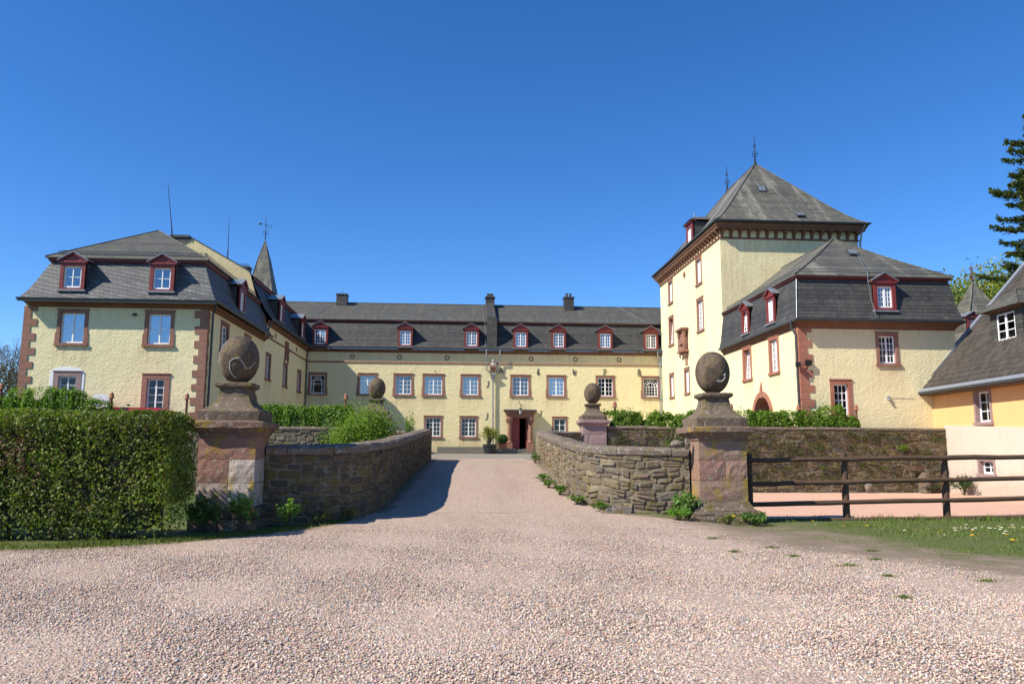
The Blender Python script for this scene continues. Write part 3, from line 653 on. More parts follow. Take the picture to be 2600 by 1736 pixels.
dp = Pl((0, 63.78), (1, 0), (0, -1))
for a, b in [(-11.67, -10.75), (-4.82, -3.92), (.6, 1.49), (4.66, 5.51), (7.79, 8.65), (11.7, 12.54), (15.54, 16.4)]:
    uc = (a+b)/2; dormer(t, dp, uc, 10.02, 1.2, 1.5, .44, 2.2, .88, 10.18, 11.36, 4, 4, eav=.1, mul=.08)
c = MB(); c.hexa([(-10.0, 67.6, 13.4), (-9.1, 67.6, 13.4), (-9.1, 69.4, 13.4), (-10.0, 69.4, 13.4), (-9.9, 68.1, 14.2), (-9.2, 68.1, 14.2), (-9.2, 69.2, 14.2), (-9.9, 69.2, 14.2)], 0)
c.box((-10.72, 68.2, 13.6), (-9.82, 69.2, 15.15)); c.box((-10.77, 68.15, 15.15), (-9.77, 69.25, 15.24)); c.tube([(-10.3+.16*cos(k*.55), 68.7, 15.38+.14*sin(k*.55)) for k in range(12)], .015, 4)
c.v = [(x-.0 if y > 0 else x, y, z) for x, y, z in c.v]; c.build('chimney', 'slate', t)
c = MB(); c.box((9.3, 67.9, 13.5), (10.15, 68.8, 15.15)); c.box((9.24, 67.84, 15.15), (10.21, 68.86, 15.25)); c.hexa([(9.2, 67.2, 13.3), (10.25, 67.2, 13.3), (10.25, 68.9, 13.3), (9.2, 68.9, 13.3), (9.3, 67.88, 14.0), (10.15, 67.88, 14.0), (10.15, 68.8, 14.0), (9.3, 68.8, 14.0)])
for k in (0, 1): c.lathe((9.55+k*.32, 68.3, 15.25), [(.11, 0), (.11, .3), (.13, .3), (.13, .36), (.02, .36)], 10)
c.build('chimney', 'slate', t)
c = MB(); c.box((2.3, 63.75, 10.05), (3.12, 65.2, 12.6)); c.hexa([(2.3, 64.7, 12.5), (3.12, 64.7, 12.5), (3.12, 69, 12.5), (2.3, 69, 12.5), (2.34, 64.75, 12.75), (3.08, 64.75, 12.75), (3.0, 68.6, 14.9), (2.4, 68.6, 14.9)]); c.box((2.35, 68.1, 13.5), (3.1, 69.2, 15.1)); c.box((2.28, 68.03, 15.1), (3.17, 69.27, 15.2)); c.box((2.45, 68.3, 15.2), (3.0, 69, 15.5)); c.build('chimney', 'slate', t)
d = MB()
for x in (2.27, 3.38): d.tube([(x, FY-.42, 9.88), (x, FY-.4, 9.4), (x+(.02 if x < 3 else -.02), FY-.2, 8.9), (x, FY-.15, 8.3), (2.83+(x-2.83)*.35, FY-.16, 7.95), (2.83+(x-2.83)*.2, FY-.16, 7.75)], .05, 8)
d.hexa([(2.72, FY-.26, 7.45), (2.94, FY-.26, 7.45), (2.94, FY-.06, 7.45), (2.72, FY-.06, 7.45), (2.58, FY-.38, 7.85), (3.08, FY-.38, 7.85), (3.08, FY-.02, 7.85), (2.58, FY-.02, 7.85)])
d.tube([(2.83, FY-.16, 7.5), (2.86, FY-.16, 1.6)], .07, 10); d.tube([(2.83, FY-.16, 7.48), (2.83, FY-.16, 7.2)], [.1, .07], 10)
for z in (3.0, 4.6, 6.2): d.lathe((2.85, FY-.16, z), [(.07, -.03), (.09, -.02), (.09, .02), (.07, .03)], 8)
d.build('downpipe', 'zinc', t)
d = MB(); d.tube([(16.45, FY-.38, 9.9), (16.5, FY-.35, 9.6), (16.72, FY-.14, 9.1), (16.74, FY-.12, 1.5)], .06, 8); d.build('downpipe', 'zinc', t)
b = MB(); b.hexa([(2.74, FY-.22, 8.05), (2.92, FY-.22, 8.05), (2.92, FY-.02, 8.05), (2.74, FY-.02, 8.05), (2.62, FY-.36, 8.42), (3.04, FY-.36, 8.42), (3.04, FY-.02, 8.42), (2.62, FY-.02, 8.42)], 0); b.box((2.57, FY-.4, 8.42), (3.09, FY-.02, 8.54), 0)
b.lathe((2.83, FY-.22, 8.54), [(.13, 0), (.16, .1), (.12, .2), (.07, .27), (.055, .31)], 12, 1); b.lathe((2.83, FY-.24, 8.96), [(.03, -.14), (.08, -.1), (.11, 0), (.10, .08), (.03, .14)], 12, 1)
for k in (-1, 1): b.tube([(2.83+k*.1, FY-.24, 8.78), (2.83+k*.19, FY-.28, 8.68), (2.83+k*.15, FY-.34, 8.56)], .04, 6, 1)
b.build('bust_bracket', ['sand', 'limb'], t)
# iron tie-anchors shaped as A 1 6 7 8
def iron(strokes, x, z, s=.42):
    m = MB()
    for st in strokes: m.tube([fr(x+(px-.5)*s*.8, z+(pz-.5)*s, .035) for px, pz in st], .026, 6)
    m.build('iron_numeral', 'iron', t)
circ = lambda cx, cz, r, a0=0, a1=2*pi, n=12: [(cx+r*cos(a0+(a1-a0)*k/n), cz+r*sin(a0+(a1-a0)*k/n)) for k in range(n+1)]
iron([[(0, -.05), (.42, 1.0), (.58, 1.0), (1, -.05)], [(.22, .42), (.78, .42)], [(.3, .95), (.7, .95)], [(.36, .42), (.5, .22), (.64, .42)]], 3.52, 8.16, .48)
iron([[(.5, -.1), (.5, 1.1)], [(.5, .75), (.28, .45)], [(.5, .55), (.25, -.02)], [(.5, .5), (.9, .0)]], 6.55, 8.16, .46)
iron([[(.25, 1.1), (.3, .7), (.33, .35)], circ(.55, .28, .26), [(.7, .5), (.95, .85)], [(.3, .6), (.55, .54)]], 9.53, 8.13, .46)
iron([[(.15, 1.05), (.85, 1.05), (.35, 0), (.3, -.1), (.9, -.1)], [(.3, .5), (.75, .52)]], 12.04, 8.14, .46)
iron([circ(.5, .76, .25), circ(.5, .24, .3)], 14.97, 8.17, .5)
for x, z in ((2.35, 4.42), (6.74, 4.68), (2.42, 7.05), (-2.9+1.0, 8.1)):
    m = MB(); m.tube([fr(x+.10, z+.28, .03), fr(x+.02, z+.24, .03), fr(x+.04, z+.05, .03), fr(x-.03, z-.18, .03), fr(x-.14, z-.2, .03)] if z < 8 else [fr(x-.06, z, .03), fr(x+.06, z, .03)], .022, 6); m.build('wall_anchor', 'iron', t)
# doorway: two columns, entablature, zinc covered slab, red leaves
c = MB(); fr.box(c, 3.95, 6.15, 4.36, 4.62, -.02, .42); fr.box(c, 3.88, 6.22, 4.62, 4.78, -.02, .5); fr.box(c, 3.8, 6.3, 4.78, 4.90, -.02, .62)
fr.box(c, 4.28, 4.42, 1.9, 4.3, -.25, .06); fr.box(c, 5.66, 5.8, 1.9, 4.3, -.25, .06); fr.box(c, 4.28, 5.8, 4.3, 4.36, -.25, .06)
pt = c.build('doorway', 'sand', t)
c = MB(); fr.box(c, 3.72, 6.38, 4.9, 4.99, -.02, .7); c.build('canopy_cover', 'zinc_dark', pt)
for x in (4.18, 5.9):
    c = MB(); y = FY-.26
    c.box((x-.24, y-.2, 1.55), (x+.24, y+.2, 2.35)); c.lathe((x, y, 2.35), [(.23, 0), (.24, .06), (.2, .1), (.17, .16), (.175, .5), (.16, 1.45), (.17, 1.48), (.18, 1.52)], 14)
    c.lathe((x, y, 3.86), [(.16, 0), (.2, .1), (.19, .18), (.25, .3), (.3, .42), (.26, .5)], 10)
    for k in range(8): a = k*pi/4; c.tube([(x+.17*cos(a), y+.17*sin(a), 3.92), (x+.24*cos(a), y+.24*sin(a), 4.1), (x+.31*cos(a), y+.31*sin(a), 4.14)], [.05, .05, .03], 5)
    c.build('column', 'sand', pt)
c = MB(); fr.box(c, 4.42, 5.03, 1.85, 4.3, -.16, -.1)
for z0, z1 in ((2.05, 2.7), (2.85, 3.45), (3.6, 4.15)): fr.box(c, 4.52, 4.94, z0, z1, -.1, -.075)
c.lathe(fr(4.98, 3.0, -.06), [(.02, -.03), (.035, 0), (.02, .03)], 8); c.build('door_leaf', 'door', pt)
c = MB(); c.box((5.56, FY+.12, 1.85), (5.62, FY+.75, 4.3)); c.build('door_leaf', 'door', pt)
c = MB(); c.box((4.3, FY+.02, 1.78), (5.8, FY+.5, 1.86)); c.box((4.3, FY-.28, 1.62), (5.8, FY+.02, 1.8)); c.build('threshold', 'kerb', pt)

t = thing('wall_lantern', 'small black iron lantern hanging over the red doorway', 'lantern', (5.05, FY-.7, 4.7))
c = MB(); c.tube([(5.05, FY-.02, 5.55), (5.02, FY-.5, 5.5), (5.05, FY-.72, 5.3), (5.05, FY-.72, 5.1)], .02, 6); c.tube([(5.3, FY-.02, 5.0), (5.1, FY-.5, 5.4)], .014, 5); c.tube([(5.0, FY-.3, 5.5), (5.0, FY-.3, 5.75)], [.03, .01], 5); c.build('bracket', 'iron', t)
c = MB(); c.lathe((5.05, FY-.72, 4.98), [(.15, 0), (.1, .08), (.03, .14)], 6)
for k in range(6): a = k*pi/3; c.tube([(5.05+.1*cos(a), FY-.72+.1*sin(a), 4.62), (5.05+.13*cos(a), FY-.72+.13*sin(a), 4.98)], .012, 4)
c.lathe((5.05, FY-.72, 4.56), [(.04, 0), (.11, .03), (.11, .06)], 6); c.build('lantern_frame', 'iron', t)
c = MB(); c.lathe((5.05, FY-.72, 4.62), [(.085, 0), (.115, .35)], 6); c.build('lantern_glass', 'curtain', t)

# ================================================================== TOWER
TX0, TX1, TY0, TY1, TZ = 16.9, 26.2, 48.7, 63.9, 15.5
t = thing('gate_tower', 'tall yellow tower on the right with bracketed cornice and steep slate hipped roof', 'tower', (21.5, 56, 1.3))
sf = Pl((0, TY0), (1, 0), (0, -1)); wf = Pl((TX0, 0), (0, 1), (-1, 0))
H = [window(t, wf, 52.6, 54.0, 13.3, 15.3, 4, 6), window(t, wf, 60.05, 61.4, 13.35, 15.3, 4, 6), window(t, wf, 52.45, 54.0, 9.95, 12.35, 4, 6), window(t, wf, 60.05, 61.5, 9.98, 12.35, 4, 6, tilt=.09), window(t, wf, 56.15, 57.5, 5.83, 7.8, 4, 5), window(t, wf, 60.3, 61.65, 5.83, 7.8, 4, 5)]
w = MB(); wall_holes(w, wf, TY0, TY1, 1.0, TZ, H); w.build('wall', 'plaster2', t)
w = MB(); wall_holes(w, sf, TX0, TX1, 1.0, TZ, []); w.build('wall', 'plaster', t)
w = MB(); w.poly([(TX1, TY0, 1), (TX1, TY1, 1), (TX1, TY1, TZ), (TX1, TY0, TZ)]); w.poly([(TX0, TY1, 1), (TX1, TY1, 1), (TX1, TY1, TZ), (TX0, TY1, TZ)]); w.build('wall', 'plaster2', t)
R4 = ring4(TX0, TY0, TX1, TY1); RT = ring4(TX0, TY0, TX1, TY1, .72, 1.0)
c = MB(); c.loft(R4, [(-.02, 15.40), (.05, 15.40), (.07, 15.52), (-.02, 15.54)], closed=True); c.build('string_course', 'beam', t)
c = MB(); c.loft(R4, [(.0, 15.5), (.0, 16.02)], closed=True); c.build('frieze', 'plaster2', t)
def bracket(pl, u):
    c = MB()
    pts = [(.0, 15.53), (.10, 15.53), (.13, 15.65), (.22, 15.78), (.42, 15.9), (.44, 16.0), (.0, 16.0)]
    a, b = u-.085, u+.085
    for (d0, z0), (d1, z1) in zip(pts, pts[1:]): c.poly([pl(a, z0, d0), pl(b, z0, d0), pl(b, z1, d1), pl(a, z1, d1)])
    c.poly([pl(a, z, d) for d, z in pts]); c.poly([pl(b, z, d) for d, z in pts][::-1]); c.poly([pl(a, 16.0, 0), pl(b, 16.0, 0), pl(b, 15.53, 0), pl(a, 15.53, 0)]); c.build('bracket', 'beam', t)
for i in range(16): bracket(sf, TX0+.12+i*(TX1-TX0-.24)/15)
for i in range(25): bracket(wf, TY0+.12+i*(TY1-TY0-.24)/24)
c = MB(); c.loft(RT, [(0, 16.0), (.45, 16.0), (.47, 16.14), (.56, 16.2), (.62, 16.32), (.55, 16.42), (0, 16.42)], closed=True); c.build('cornice', 'beam', t)
c = MB(); c.loft(RT, gutter_prof(16.5, .72), closed=True); c.build('gutter', 'zinc_dark', t)
yA, yB, xm, zA = 53.9, 59.9, 21.55, 22.6
x0, x1, y0, y1, zg = TX0-.5, TX1+.5, TY0-.7, TY1+.7, 16.46
c = MB(); lv = [(0, 0), (.09, .055), (.2, .15), (.34, .29), (1, 1)]   # (inset fraction, height fraction): bell-cast eaves
def trect(fi, fh): return [(x0+(xm-x0)*fi, y0+(yA-y0)*fi, zg+(zA-zg)*fh), (x1+(xm-x1)*fi, y0+(yA-y0)*fi, zg+(zA-zg)*fh), (x1+(xm-x1)*fi, y1+(yB-y1)*fi, zg+(zA-zg)*fh), (x0+(xm-x0)*fi, y1+(yB-y1)*fi, zg+(zA-zg)*fh)]
rs = [trect(*q) for q in lv]
for A_, B_ in zip(rs, rs[1:]):
    for k in range(4): c.poly([A_[k], A_[(k+1) % 4], B_[(k+1) % 4], B_[k]])
for k in range(4): c.tube([Vector(r[k])+Vector((0, 0, .015)) for r in rs], .045, 6)
c.tube([(xm, yA, zA+.02), (xm, yB, zA+.02)], .05, 6); c.build('roof', 'slate_tower', t)
for y in (yA, yB): c = MB(); finial(c, xm, y, zA-.05, 2.15, .05); c.lathe((xm, y, zA-.12), [(.16, 0), (.09, .2), (.05, .42), (.0, .44)], 8); c.build('finial', 'iron', t)
def skylight(parent, ctr, n, s=.3):
    n = Vector(n).normalized(); u = Vector((-n.y, n.x, 0)).normalized(); v = n.cross(u); ctr = Vector(ctr); m = MB()
    P_ = lambda a, b, d: ctr+u*a*s+v*b*s*1.15+n*d
    m.hexa([P_(-1, -1, 0), P_(1, -1, 0), P_(1, 1, 0), P_(-1, 1, 0), P_(-1, -1, .1), P_(1, -1, .1), P_(1, 1, .14), P_(-1, 1, .14)]); k = m.build('skylight', 'zinc_dark', parent)
    m = MB()
    for a0, a1 in ((-.82, -.08), (.08, .82)): m.poly([P_(a0, -.8, .115), P_(a1, -.8, .115), P_(a1, .8, .15), P_(a0, .8, .15)])
    m.build('glass_pane', 'zinc', k)
nS = Vector((0, -(zA-zg), (yA-y0))).normalized()
def on_roof_s(x, z):   # point on the straight upper part of the south slope
    f0, h0 = lv[3]; h = (z-zg)/(zA-zg); fi = f0+(h-h0)*(1-f0)/(1-h0) if h > h0 else np.interp(h, [q[1] for q in lv], [q[0] for q in lv]); return (x, y0+(yA-y0)*fi, z)
skylight(t, on_roof_s(20.9, 19.75), (0, -.82, .57), .27); skylight(t, on_roof_s(22.45, 17.15), (0, -.45, .9), .27)
# west dormer
wp = Pl((17.35, 0), (0, 1), (-1, 0)); c = MB(); a, b, z0, z1 = 55.9, 57.5, 17.0, 18.75
for y in (a, b): c.poly([(17.4, y, z0-.5), (19.5, y, z0-.5), (19.5, y, z1), (17.4, y, z1)])
c.poly([(17.4, a, z1), (17.4, b, z1), (19.5, b, z1), (19.5, a, z1)]); dm = c.build('dormer', 'slate', t)
c = MB(); wp.box(c, a, a+.3, z0-.3, z1, -.15, .04); wp.box(c, b-.3, b, z0-.3, z1, -.15, .04); wp.box(c, a+.3, b-.3, z1-.3, z1, -.15, .037); wp.box(c, a+.3, b-.3, z0-.3, z0+.12, -.15, .045); wp.box(c, a-.12, b+.12, z1, z1+.12, -.3, .18); c.build('pediment_frame', 'red', dm)
glaze(dm, wp, a+.3, b-.3, z0+.12, z1-.3, 4, 5, d=-.06)
c = MB(); ym = (a+b)/2; e = [(17.1, a-.2, z1+.12), (17.1, b+.2, z1+.12), (20, b+.2, z1+.12), (20, a-.2, z1+.12)]; ra, rb = (17.75, ym, z1+.62), (20, ym, z1+.62)
c.poly([e[1], e[0], ra]); c.poly([e[0], e[3], rb, ra]); c.poly([e[2], e[1], ra, rb]); c.build('dormer_roof', 'slate_tower', dm)
c = MB(); c.lathe((17.75, ym, z1+.6), [(.07, 0), (.03, .15), (.05, .22), (.02, .3), (.005, .55)], 8); c.build('finial', 'zinc', dm)
o = MB(); roundel(o, wf, 56.8, 14.85, .26); o.build('roundel', ['sand', 'dark'], t)
n = MB(); wf.box(n, 56.1, 57.9, 10.62, 10.75, -.02, .55); wf.box(n, 56.2, 57.8, 10.5, 10.62, -.02, .42); wf.box(n, 56.35, 57.65, 9.1, 10.5, -.02, .05); wf.box(n, 56.15, 57.85, 8.97, 9.1, -.02, .46); wf.box(n, 56.4, 57.6, 8.84, 8.97, -.02, .33)
for y in (56.35, 57.65): n.lathe(wf(y, 9.1, .3), [(.13, 0), (.1, .1), (.12, .5), (.1, .9), (.15, 1.25), (.16, 1.4)], 10); n.tube([wf(y, 8.82, .3), wf(y, 8.6, .2)], [.09, .03], 6)
n.lathe(wf(57.0, 9.1, .25), [(.26, 0), (.24, .3), (.2, .6), (.26, .8), (.12, .95), (.14, 1.1), (.12, 1.2), (.03, 1.28)], 12)
for k in (-1, 1): n.tube([wf(57+k*.2, 9.9, .25), wf(57+k*.36, 9.6, .38), wf(57+k*.1, 9.5, .48)], .08, 6)
n.build('niche_figure', 'sand', t)
n = MB(); wf.box(n, 56.55, 57.05, 8.02, 8.66, -.01, .05); n.build('inscribed_plaque', 'sand', t)
d = MB(); d.tube([(TX1+.25, TY0-.65, 16.4), (TX1+.12, TY0-.35, 16.0), (TX1+.1, TY0-.12, 15.3), (TX1+.1, TY0-.1, 1.5)], .07, 8); d.build('downpipe', 'zinc', t)

# ================================================================== RIGHT PAVILION
X0, X1, YF, YB = 16.9, 25.0, 37.6, 48.7
t = thing('corner_pavilion', 'yellow pavilion on the right below the tower with single front dormer and arched side gateway', 'building', (21, 43, 1.3), 'pavilions flanking the courtyard')
fr = Pl((0, YF), (1, 0), (0, -1)); wd = Pl((X0, 0), (0, 1), (-1, 0))
H = [window(t, fr, 20.84, 22.02, 5.88, 7.56, 4, 4, mul=.08), window(t, fr, 18.36, 19.48, 3.2, 5.16, 3, 4, side=.2, top=.2, mat='sand_new', glass='glassd', mul=0, bar=.035)]
AY, AR, AZ = 42.65, 1.22, 3.45
HW = [window(t, wd, 43.95, 45.4, 5.72, 7.73, 4, 5, tilt=.09, side=.2, mat='sand_new'), window(t, wd, 40.05, 41.42, 5.72, 7.76, 4, 5, side=.2, mat='sand_new')]
w = MB(); wall_holes(w, fr, X0, X1, 1.0, 8.0, H); w.poly([(X1, YF, 1), (X1, YB, 1), (X1, YB, 8), (X1, YF, 8)]); w.build('wall', 'plaster', t)
w = MB(); ar = (AY-AR, AY+AR, 1.0, AZ+AR+.001); wall_holes(w, wd, YF, YB, 1.0, 8.0, HW+[ar])
N = 12
for k in range(N):
    a0, a1 = pi*k/N, pi*(k+1)/N
    p, q = (AY+AR*cos(a0), AZ+AR*sin(a0)), (AY+AR*cos(a1), AZ+AR*sin(a1))
    w.poly([wd(*p), wd(*q), wd(q[0], AZ+AR+.001), wd(p[0], AZ+AR+.001)])
w.build('wall', 'plaster2', t)
c = MB()
arc = lambda r, k: (AY+r*cos(pi*k/N), AZ+r*sin(pi*k/N))
for k in range(N):
    for (ra, da), (rb, db) in (((AR, -.5), (AR, .05)), ((AR, .05), (AR+.3, .05)), ((AR+.3, .05), (AR+.3, -.02))):
        c.poly([wd(*arc(ra, k), da), wd(*arc(ra, k+1), da), wd(*arc(rb, k+1), db), wd(*arc(rb, k), db)])
for s_ in (-1, 1): wd.box(c, AY+s_*AR, AY+s_*(AR+.3), 1.0, AZ, -.5, .05)
wd.box(c, AY-.12, AY+.12, AZ+AR-.06, AZ+AR+.5, -.02, .09); c.hexa([wd(AY-.1, AZ+AR+.5, .08), wd(AY+.1, AZ+AR+.5, .08), wd(AY+.1, AZ+AR+.5, -.01), wd(AY-.1, AZ+AR+.5, -.01), wd(AY-.02, AZ+AR+.85, .03), wd(AY+.02, AZ+AR+.85, .03), wd(AY+.02, AZ+AR+.85, -.01), wd(AY-.02, AZ+AR+.85, -.01)]); c.build('gateway_arch', 'sand_new', t)
c = MB()
for k in range(N): c.poly([wd(*arc(AR+.02, k), -.5), wd(*arc(AR+.02, k+1), -.5), wd(*arc(AR+.02, k+1), -5), wd(*arc(AR+.02, k), -5)])
c.poly([wd(AY-AR, 1.4, -5), wd(AY+AR, 1.4, -5), wd(AY+AR, AZ+AR, -5), wd(AY-AR, AZ+AR, -5)])
for s_ in (-1, 1): c.poly([wd(AY+s_*(AR+.02), 1, -.5), wd(AY+s_*(AR+.02), AZ, -.5), wd(AY+s_*(AR+.02), AZ, -5), wd(AY+s_*(AR+.02), 1, -5)])
pg = c.build('gate_passage', 'sand_new', t)
pp = Pl((X0+4.8, 0), (0, 1), (-1, 0)); glaze(pg, pp, AY-.75, AY+.75, 2.0, 4.45, 4, 4, arch=1, glass='glassd')
q = MB(); quoins(q, fr, X0-.03, 1, 1.2, 7.8, .68, .42, .37); quoins(q, wd, YF+.004, 1, 1.2, 7.8, .42, .40, .37, d=.034); q.build('corner_stones', 'sand_new', t)
P = ushape(X0, YF, X1, YB, .6, 1.0)
c = MB(); c.loft(P, cornice_prof(7.72, 8.06, .42)); c.build('cornice', 'beam', t)
c = MB(); c.loft(P, gutter_prof(8.15, .5)); c.build('gutter', 'zinc_dark', t)
PI_ = [(P[0][0], YB, -1, 0), (X0, YF, -1, -1), (X1, YF, 1, -1), (X1, YB, 1, 0)]
c = MB(); c.loft([(X0, YB, -1, 0), (X0, YF, -1, -1.6), (X1, YF, 1, -1.6), (X1, YB, 1, 0)], [(.29, 8.13), (.17, 8.6), (.1, 9.1), (.03, 9.7), (-.1, 10.42)]); c.build('mansard_roof', 'slate', t)
c = MB(); c.loft(PI_, [(-.12, 10.26), (.03, 10.33), (.05, 10.46), (-.15, 10.47)]); c.build('eaves_fascia', 'redfascia', t)
xa, xb, yf, ze = X0-.1, X1+.1, YF-.1, 10.47; xm = (xa+xb)/2; yr, zr = 41.6, 13.5
c = MB()
def hipslope(pts, lowA, lowB, highA, highB, n=5, sag=.10):
    for i in range(n):
        a, b = i/n, (i+1)/n; f = lambda p, q, t_: Vector(p).lerp(Vector(q), t_)-Vector((0, 0, sag*sin(pi*t_)))
        c.poly([f(lowA, highA, a), f(lowB, highB, a), f(lowB, highB, b), f(lowA, highA, b)])
hipslope(None, (xa, yf, ze), (xb, yf, ze), (xm-.001, yr, zr), (xm+.001, yr, zr)); hipslope(None, (xa, YB, ze), (xa, yf, ze), (xm, YB, zr), (xm, yr, zr)); hipslope(None, (xb, yf, ze), (xb, YB, ze), (xm, yr, zr), (xm, YB, zr))
c.loft(PI_, [(.1, ze-.05), (.1, ze)]); c.loft(PI_, [(-.1, ze-.05), (.1, ze-.05)])
for xe in (xa, xb): c.tube([Vector((xe, yf, ze)).lerp(Vector((xm, yr, zr)), k/5)-Vector((0, 0, .10*sin(pi*k/5)-.02)) for k in range(6)], .04, 6)
c.tube([(xm, yr, zr+.02), (xm, YB, zr+.02)], .05, 6); c.build('upper_roof', 'slate_tower', t)
skylight(t, (21.15, 40.0, 12.26), (0, -.6, .8), .25)
g = MB(); rail_guard(g, (xa+.35, yf+.3, ze+.16), (xb-.3, yf+.3, ze+.16), .2, 60); rail_guard(g, (xa+.3, yf+.35, ze+.16), (xa+.3, YB-.3, ze+.16), .2, 60); g.build('snow_guard', 'zinc_dark', t)
for w_ in ([(21.3, 39.7, 12.15), (20.5, 37.3, 10.55), (20.45, 37.25, 10.2), (20.5, 37.15, 9.2), (20.62, 37.0, 8.3)], [(X0+.06, YF+.1, 10.35), (X0-.05, YF-.08, 9.7), (X0-.12, YF-.2, 9.1), (X0-.19, YF-.32, 8.6), (X0-.28, YF-.48, 8.18)]): c = MB(); c.tube(w_, .013, 5); c.build('lightning_wire', 'zinc', t)

dormer(t, Pl((0, 37.3), (1, 0), (0, -1)), 21.3, 8.62, 1.14, 1.42, .44, 1.6, .76, 8.78, 9.88, 4, 4, eav=.11)
ds = Pl((16.68, 0), (0, 1), (-1, 0))
for uc in (44.15, 40.4): dormer(t, ds, uc, 8.42, 1.1, 1.42, .42, 1.6, .76, 8.55, 9.72, 4, 4, tilt=.09 if uc > 43 else 0)
d = MB(); d.tube([(X0-.32, YF+.15, 8.05), (X0-.25, YF+.2, 7.75), (X0-.1, YF+.12, 7.4), (X0-.09, YF+.1, 1.4)], .055, 8)
for z in (2.6, 4.2, 5.8): d.lathe((X0-.09, YF+.1, z), [(.058, -.03), (.075, -.02), (.075, .02), (.058, .03)], 8)
d.build('downpipe', 'zinc_dark', t)
d = MB(); fr.box(d, 17.12, 17.42, 5.85, 6.12, .08, .2); fr.box(d, 17.24, 17.3, 5.8, 5.95, -.02, .09); d.box((X0-.3, YF-.12, 5.78), (X0-.1, YF-.32, 6.0)); d.tube([(X0+.35, YF-.08, 5.9), (X0-.2, YF-.15, 5.86)], .02, 5); d.build('floodlight', 'iron', t)
d = MB(); fr.box(d, 21.25, 21.37, 4.22, 4.36, -.01, .12); d.lathe(fr(21.3, 4.2, .12), [(.03, -.08), (.06, .0), (.02, .08)], 8); d.tube([fr(21.37, 4.3, .02), fr(22.7, 4.28, .02)], .008, 4); d.build('wall_lamp', 'zinc', t)
# ================================================================== ORANGE HOUSE (front right)
A0 = (23.6, 37.6); Uh = (-.0539, -.9985); Nh = (-.9985, .0539)
hw = Pl(A0, Uh, Nh); LEN = 12.5
t = thing('annex_house', 'orange and white house at far right edge with brown tiled roof and slate dormer', 'house', (25, 32, -.3))
SL, ZE, OV = 1.10, 4.56, .65
H = [window(t, hw, 3.42, 4.72, 2.83, 4.42, 2, 3, side=.14, top=.10, mat='sand_grey', glass='glassd', mul=0, bar=.035, depth=.34, d=-.2)]
H += [window(t, hw, 3.5, 4.75, .55, 1.35, 2, 2, side=.13, top=.10, mat='sand_grey', glass='glassd', mul=.05, depth=.38, proud=.12, d=-.12)]
w = MB(); wall_holes(w, hw, 0, LEN, 2.7, 4.9, H); w.build('wall', 'orange', t)
w = MB(); wp2 = Pl((A0[0]+Nh[0]*.08, A0[1]+Nh[1]*.08), Uh, Nh)
Hl = [(H[1][0]-.0, H[1][1], H[1][2], H[1][3])]
us = [1.0, Hl[0][0], Hl[0][1], LEN]; topz = lambda u: 2.92-.047*(u-1.0)
for a, b in zip(us, us[1:]):
    if a == Hl[0][0]: w.poly([wp2(a, -.6), wp2(b, -.6), wp2(b, Hl[0][2]), wp2(a, Hl[0][2])]); w.poly([wp2(a, Hl[0][3]), wp2(b, Hl[0][3]), wp2(b, topz(b)), wp2(a, topz(a))])
    else: w.poly([wp2(a, -.6), wp2(b, -.6), wp2(b, topz(b)), wp2(a, topz(a))])
w.poly([wp2(1.0, -.6), wp2(1.0, topz(1)), wp2(1.0, topz(1), -.5), wp2(1.0, -.6, -.5)]); w.poly([wp2(1.0, topz(1)), wp2(LEN, topz(LEN)), hw(LEN, topz(LEN), -.02), hw(1.0, topz(1), -.02)]); w.build('lower_wall', 'white_wall', t)
w = MB(); w.poly([hw(0, -.6), hw(0, 4.9), hw(0, 4.9, -9), hw(0, -.6, -9)]); w.poly([hw(LEN, -.6), hw(LEN, 4.9), hw(LEN, 10, -5), hw(LEN, 4.9, -10), hw(LEN, -.6, -10)]); w.build('end_wall', 'orange', t)
rz = lambda d: ZE+SL*(OV-d)      # roof height above plane offset d (outward positive)
EM = 6.2; c = MB(); u0, u1 = -.22, LEN+.3
c.hexa([hw(u0, rz(OV)-.07, OV), hw(u1, rz(OV)-.07, OV), hw(u1, rz(OV-EM)-.07, OV-EM), hw(u0, rz(OV-EM)-.07, OV-EM), hw(u0, rz(OV), OV), hw(u1, rz(OV), OV), hw(u1, rz(OV-EM), OV-EM), hw(u0, rz(OV-EM), OV-EM)])
c.hexa([hw(u0, rz(OV)-.07, OV-2*EM), hw(u1, rz(OV)-.07, OV-2*EM), hw(u1, rz(OV-EM)-.07, OV-EM), hw(u0, rz(OV-EM)-.07, OV-EM), hw(u0, rz(OV), OV-2*EM), hw(u1, rz(OV), OV-2*EM), hw(u1, rz(OV-EM)+.004, OV-EM), hw(u0, rz(OV-EM)+.004, OV-EM)])
c.build('roof', 'tile', t)
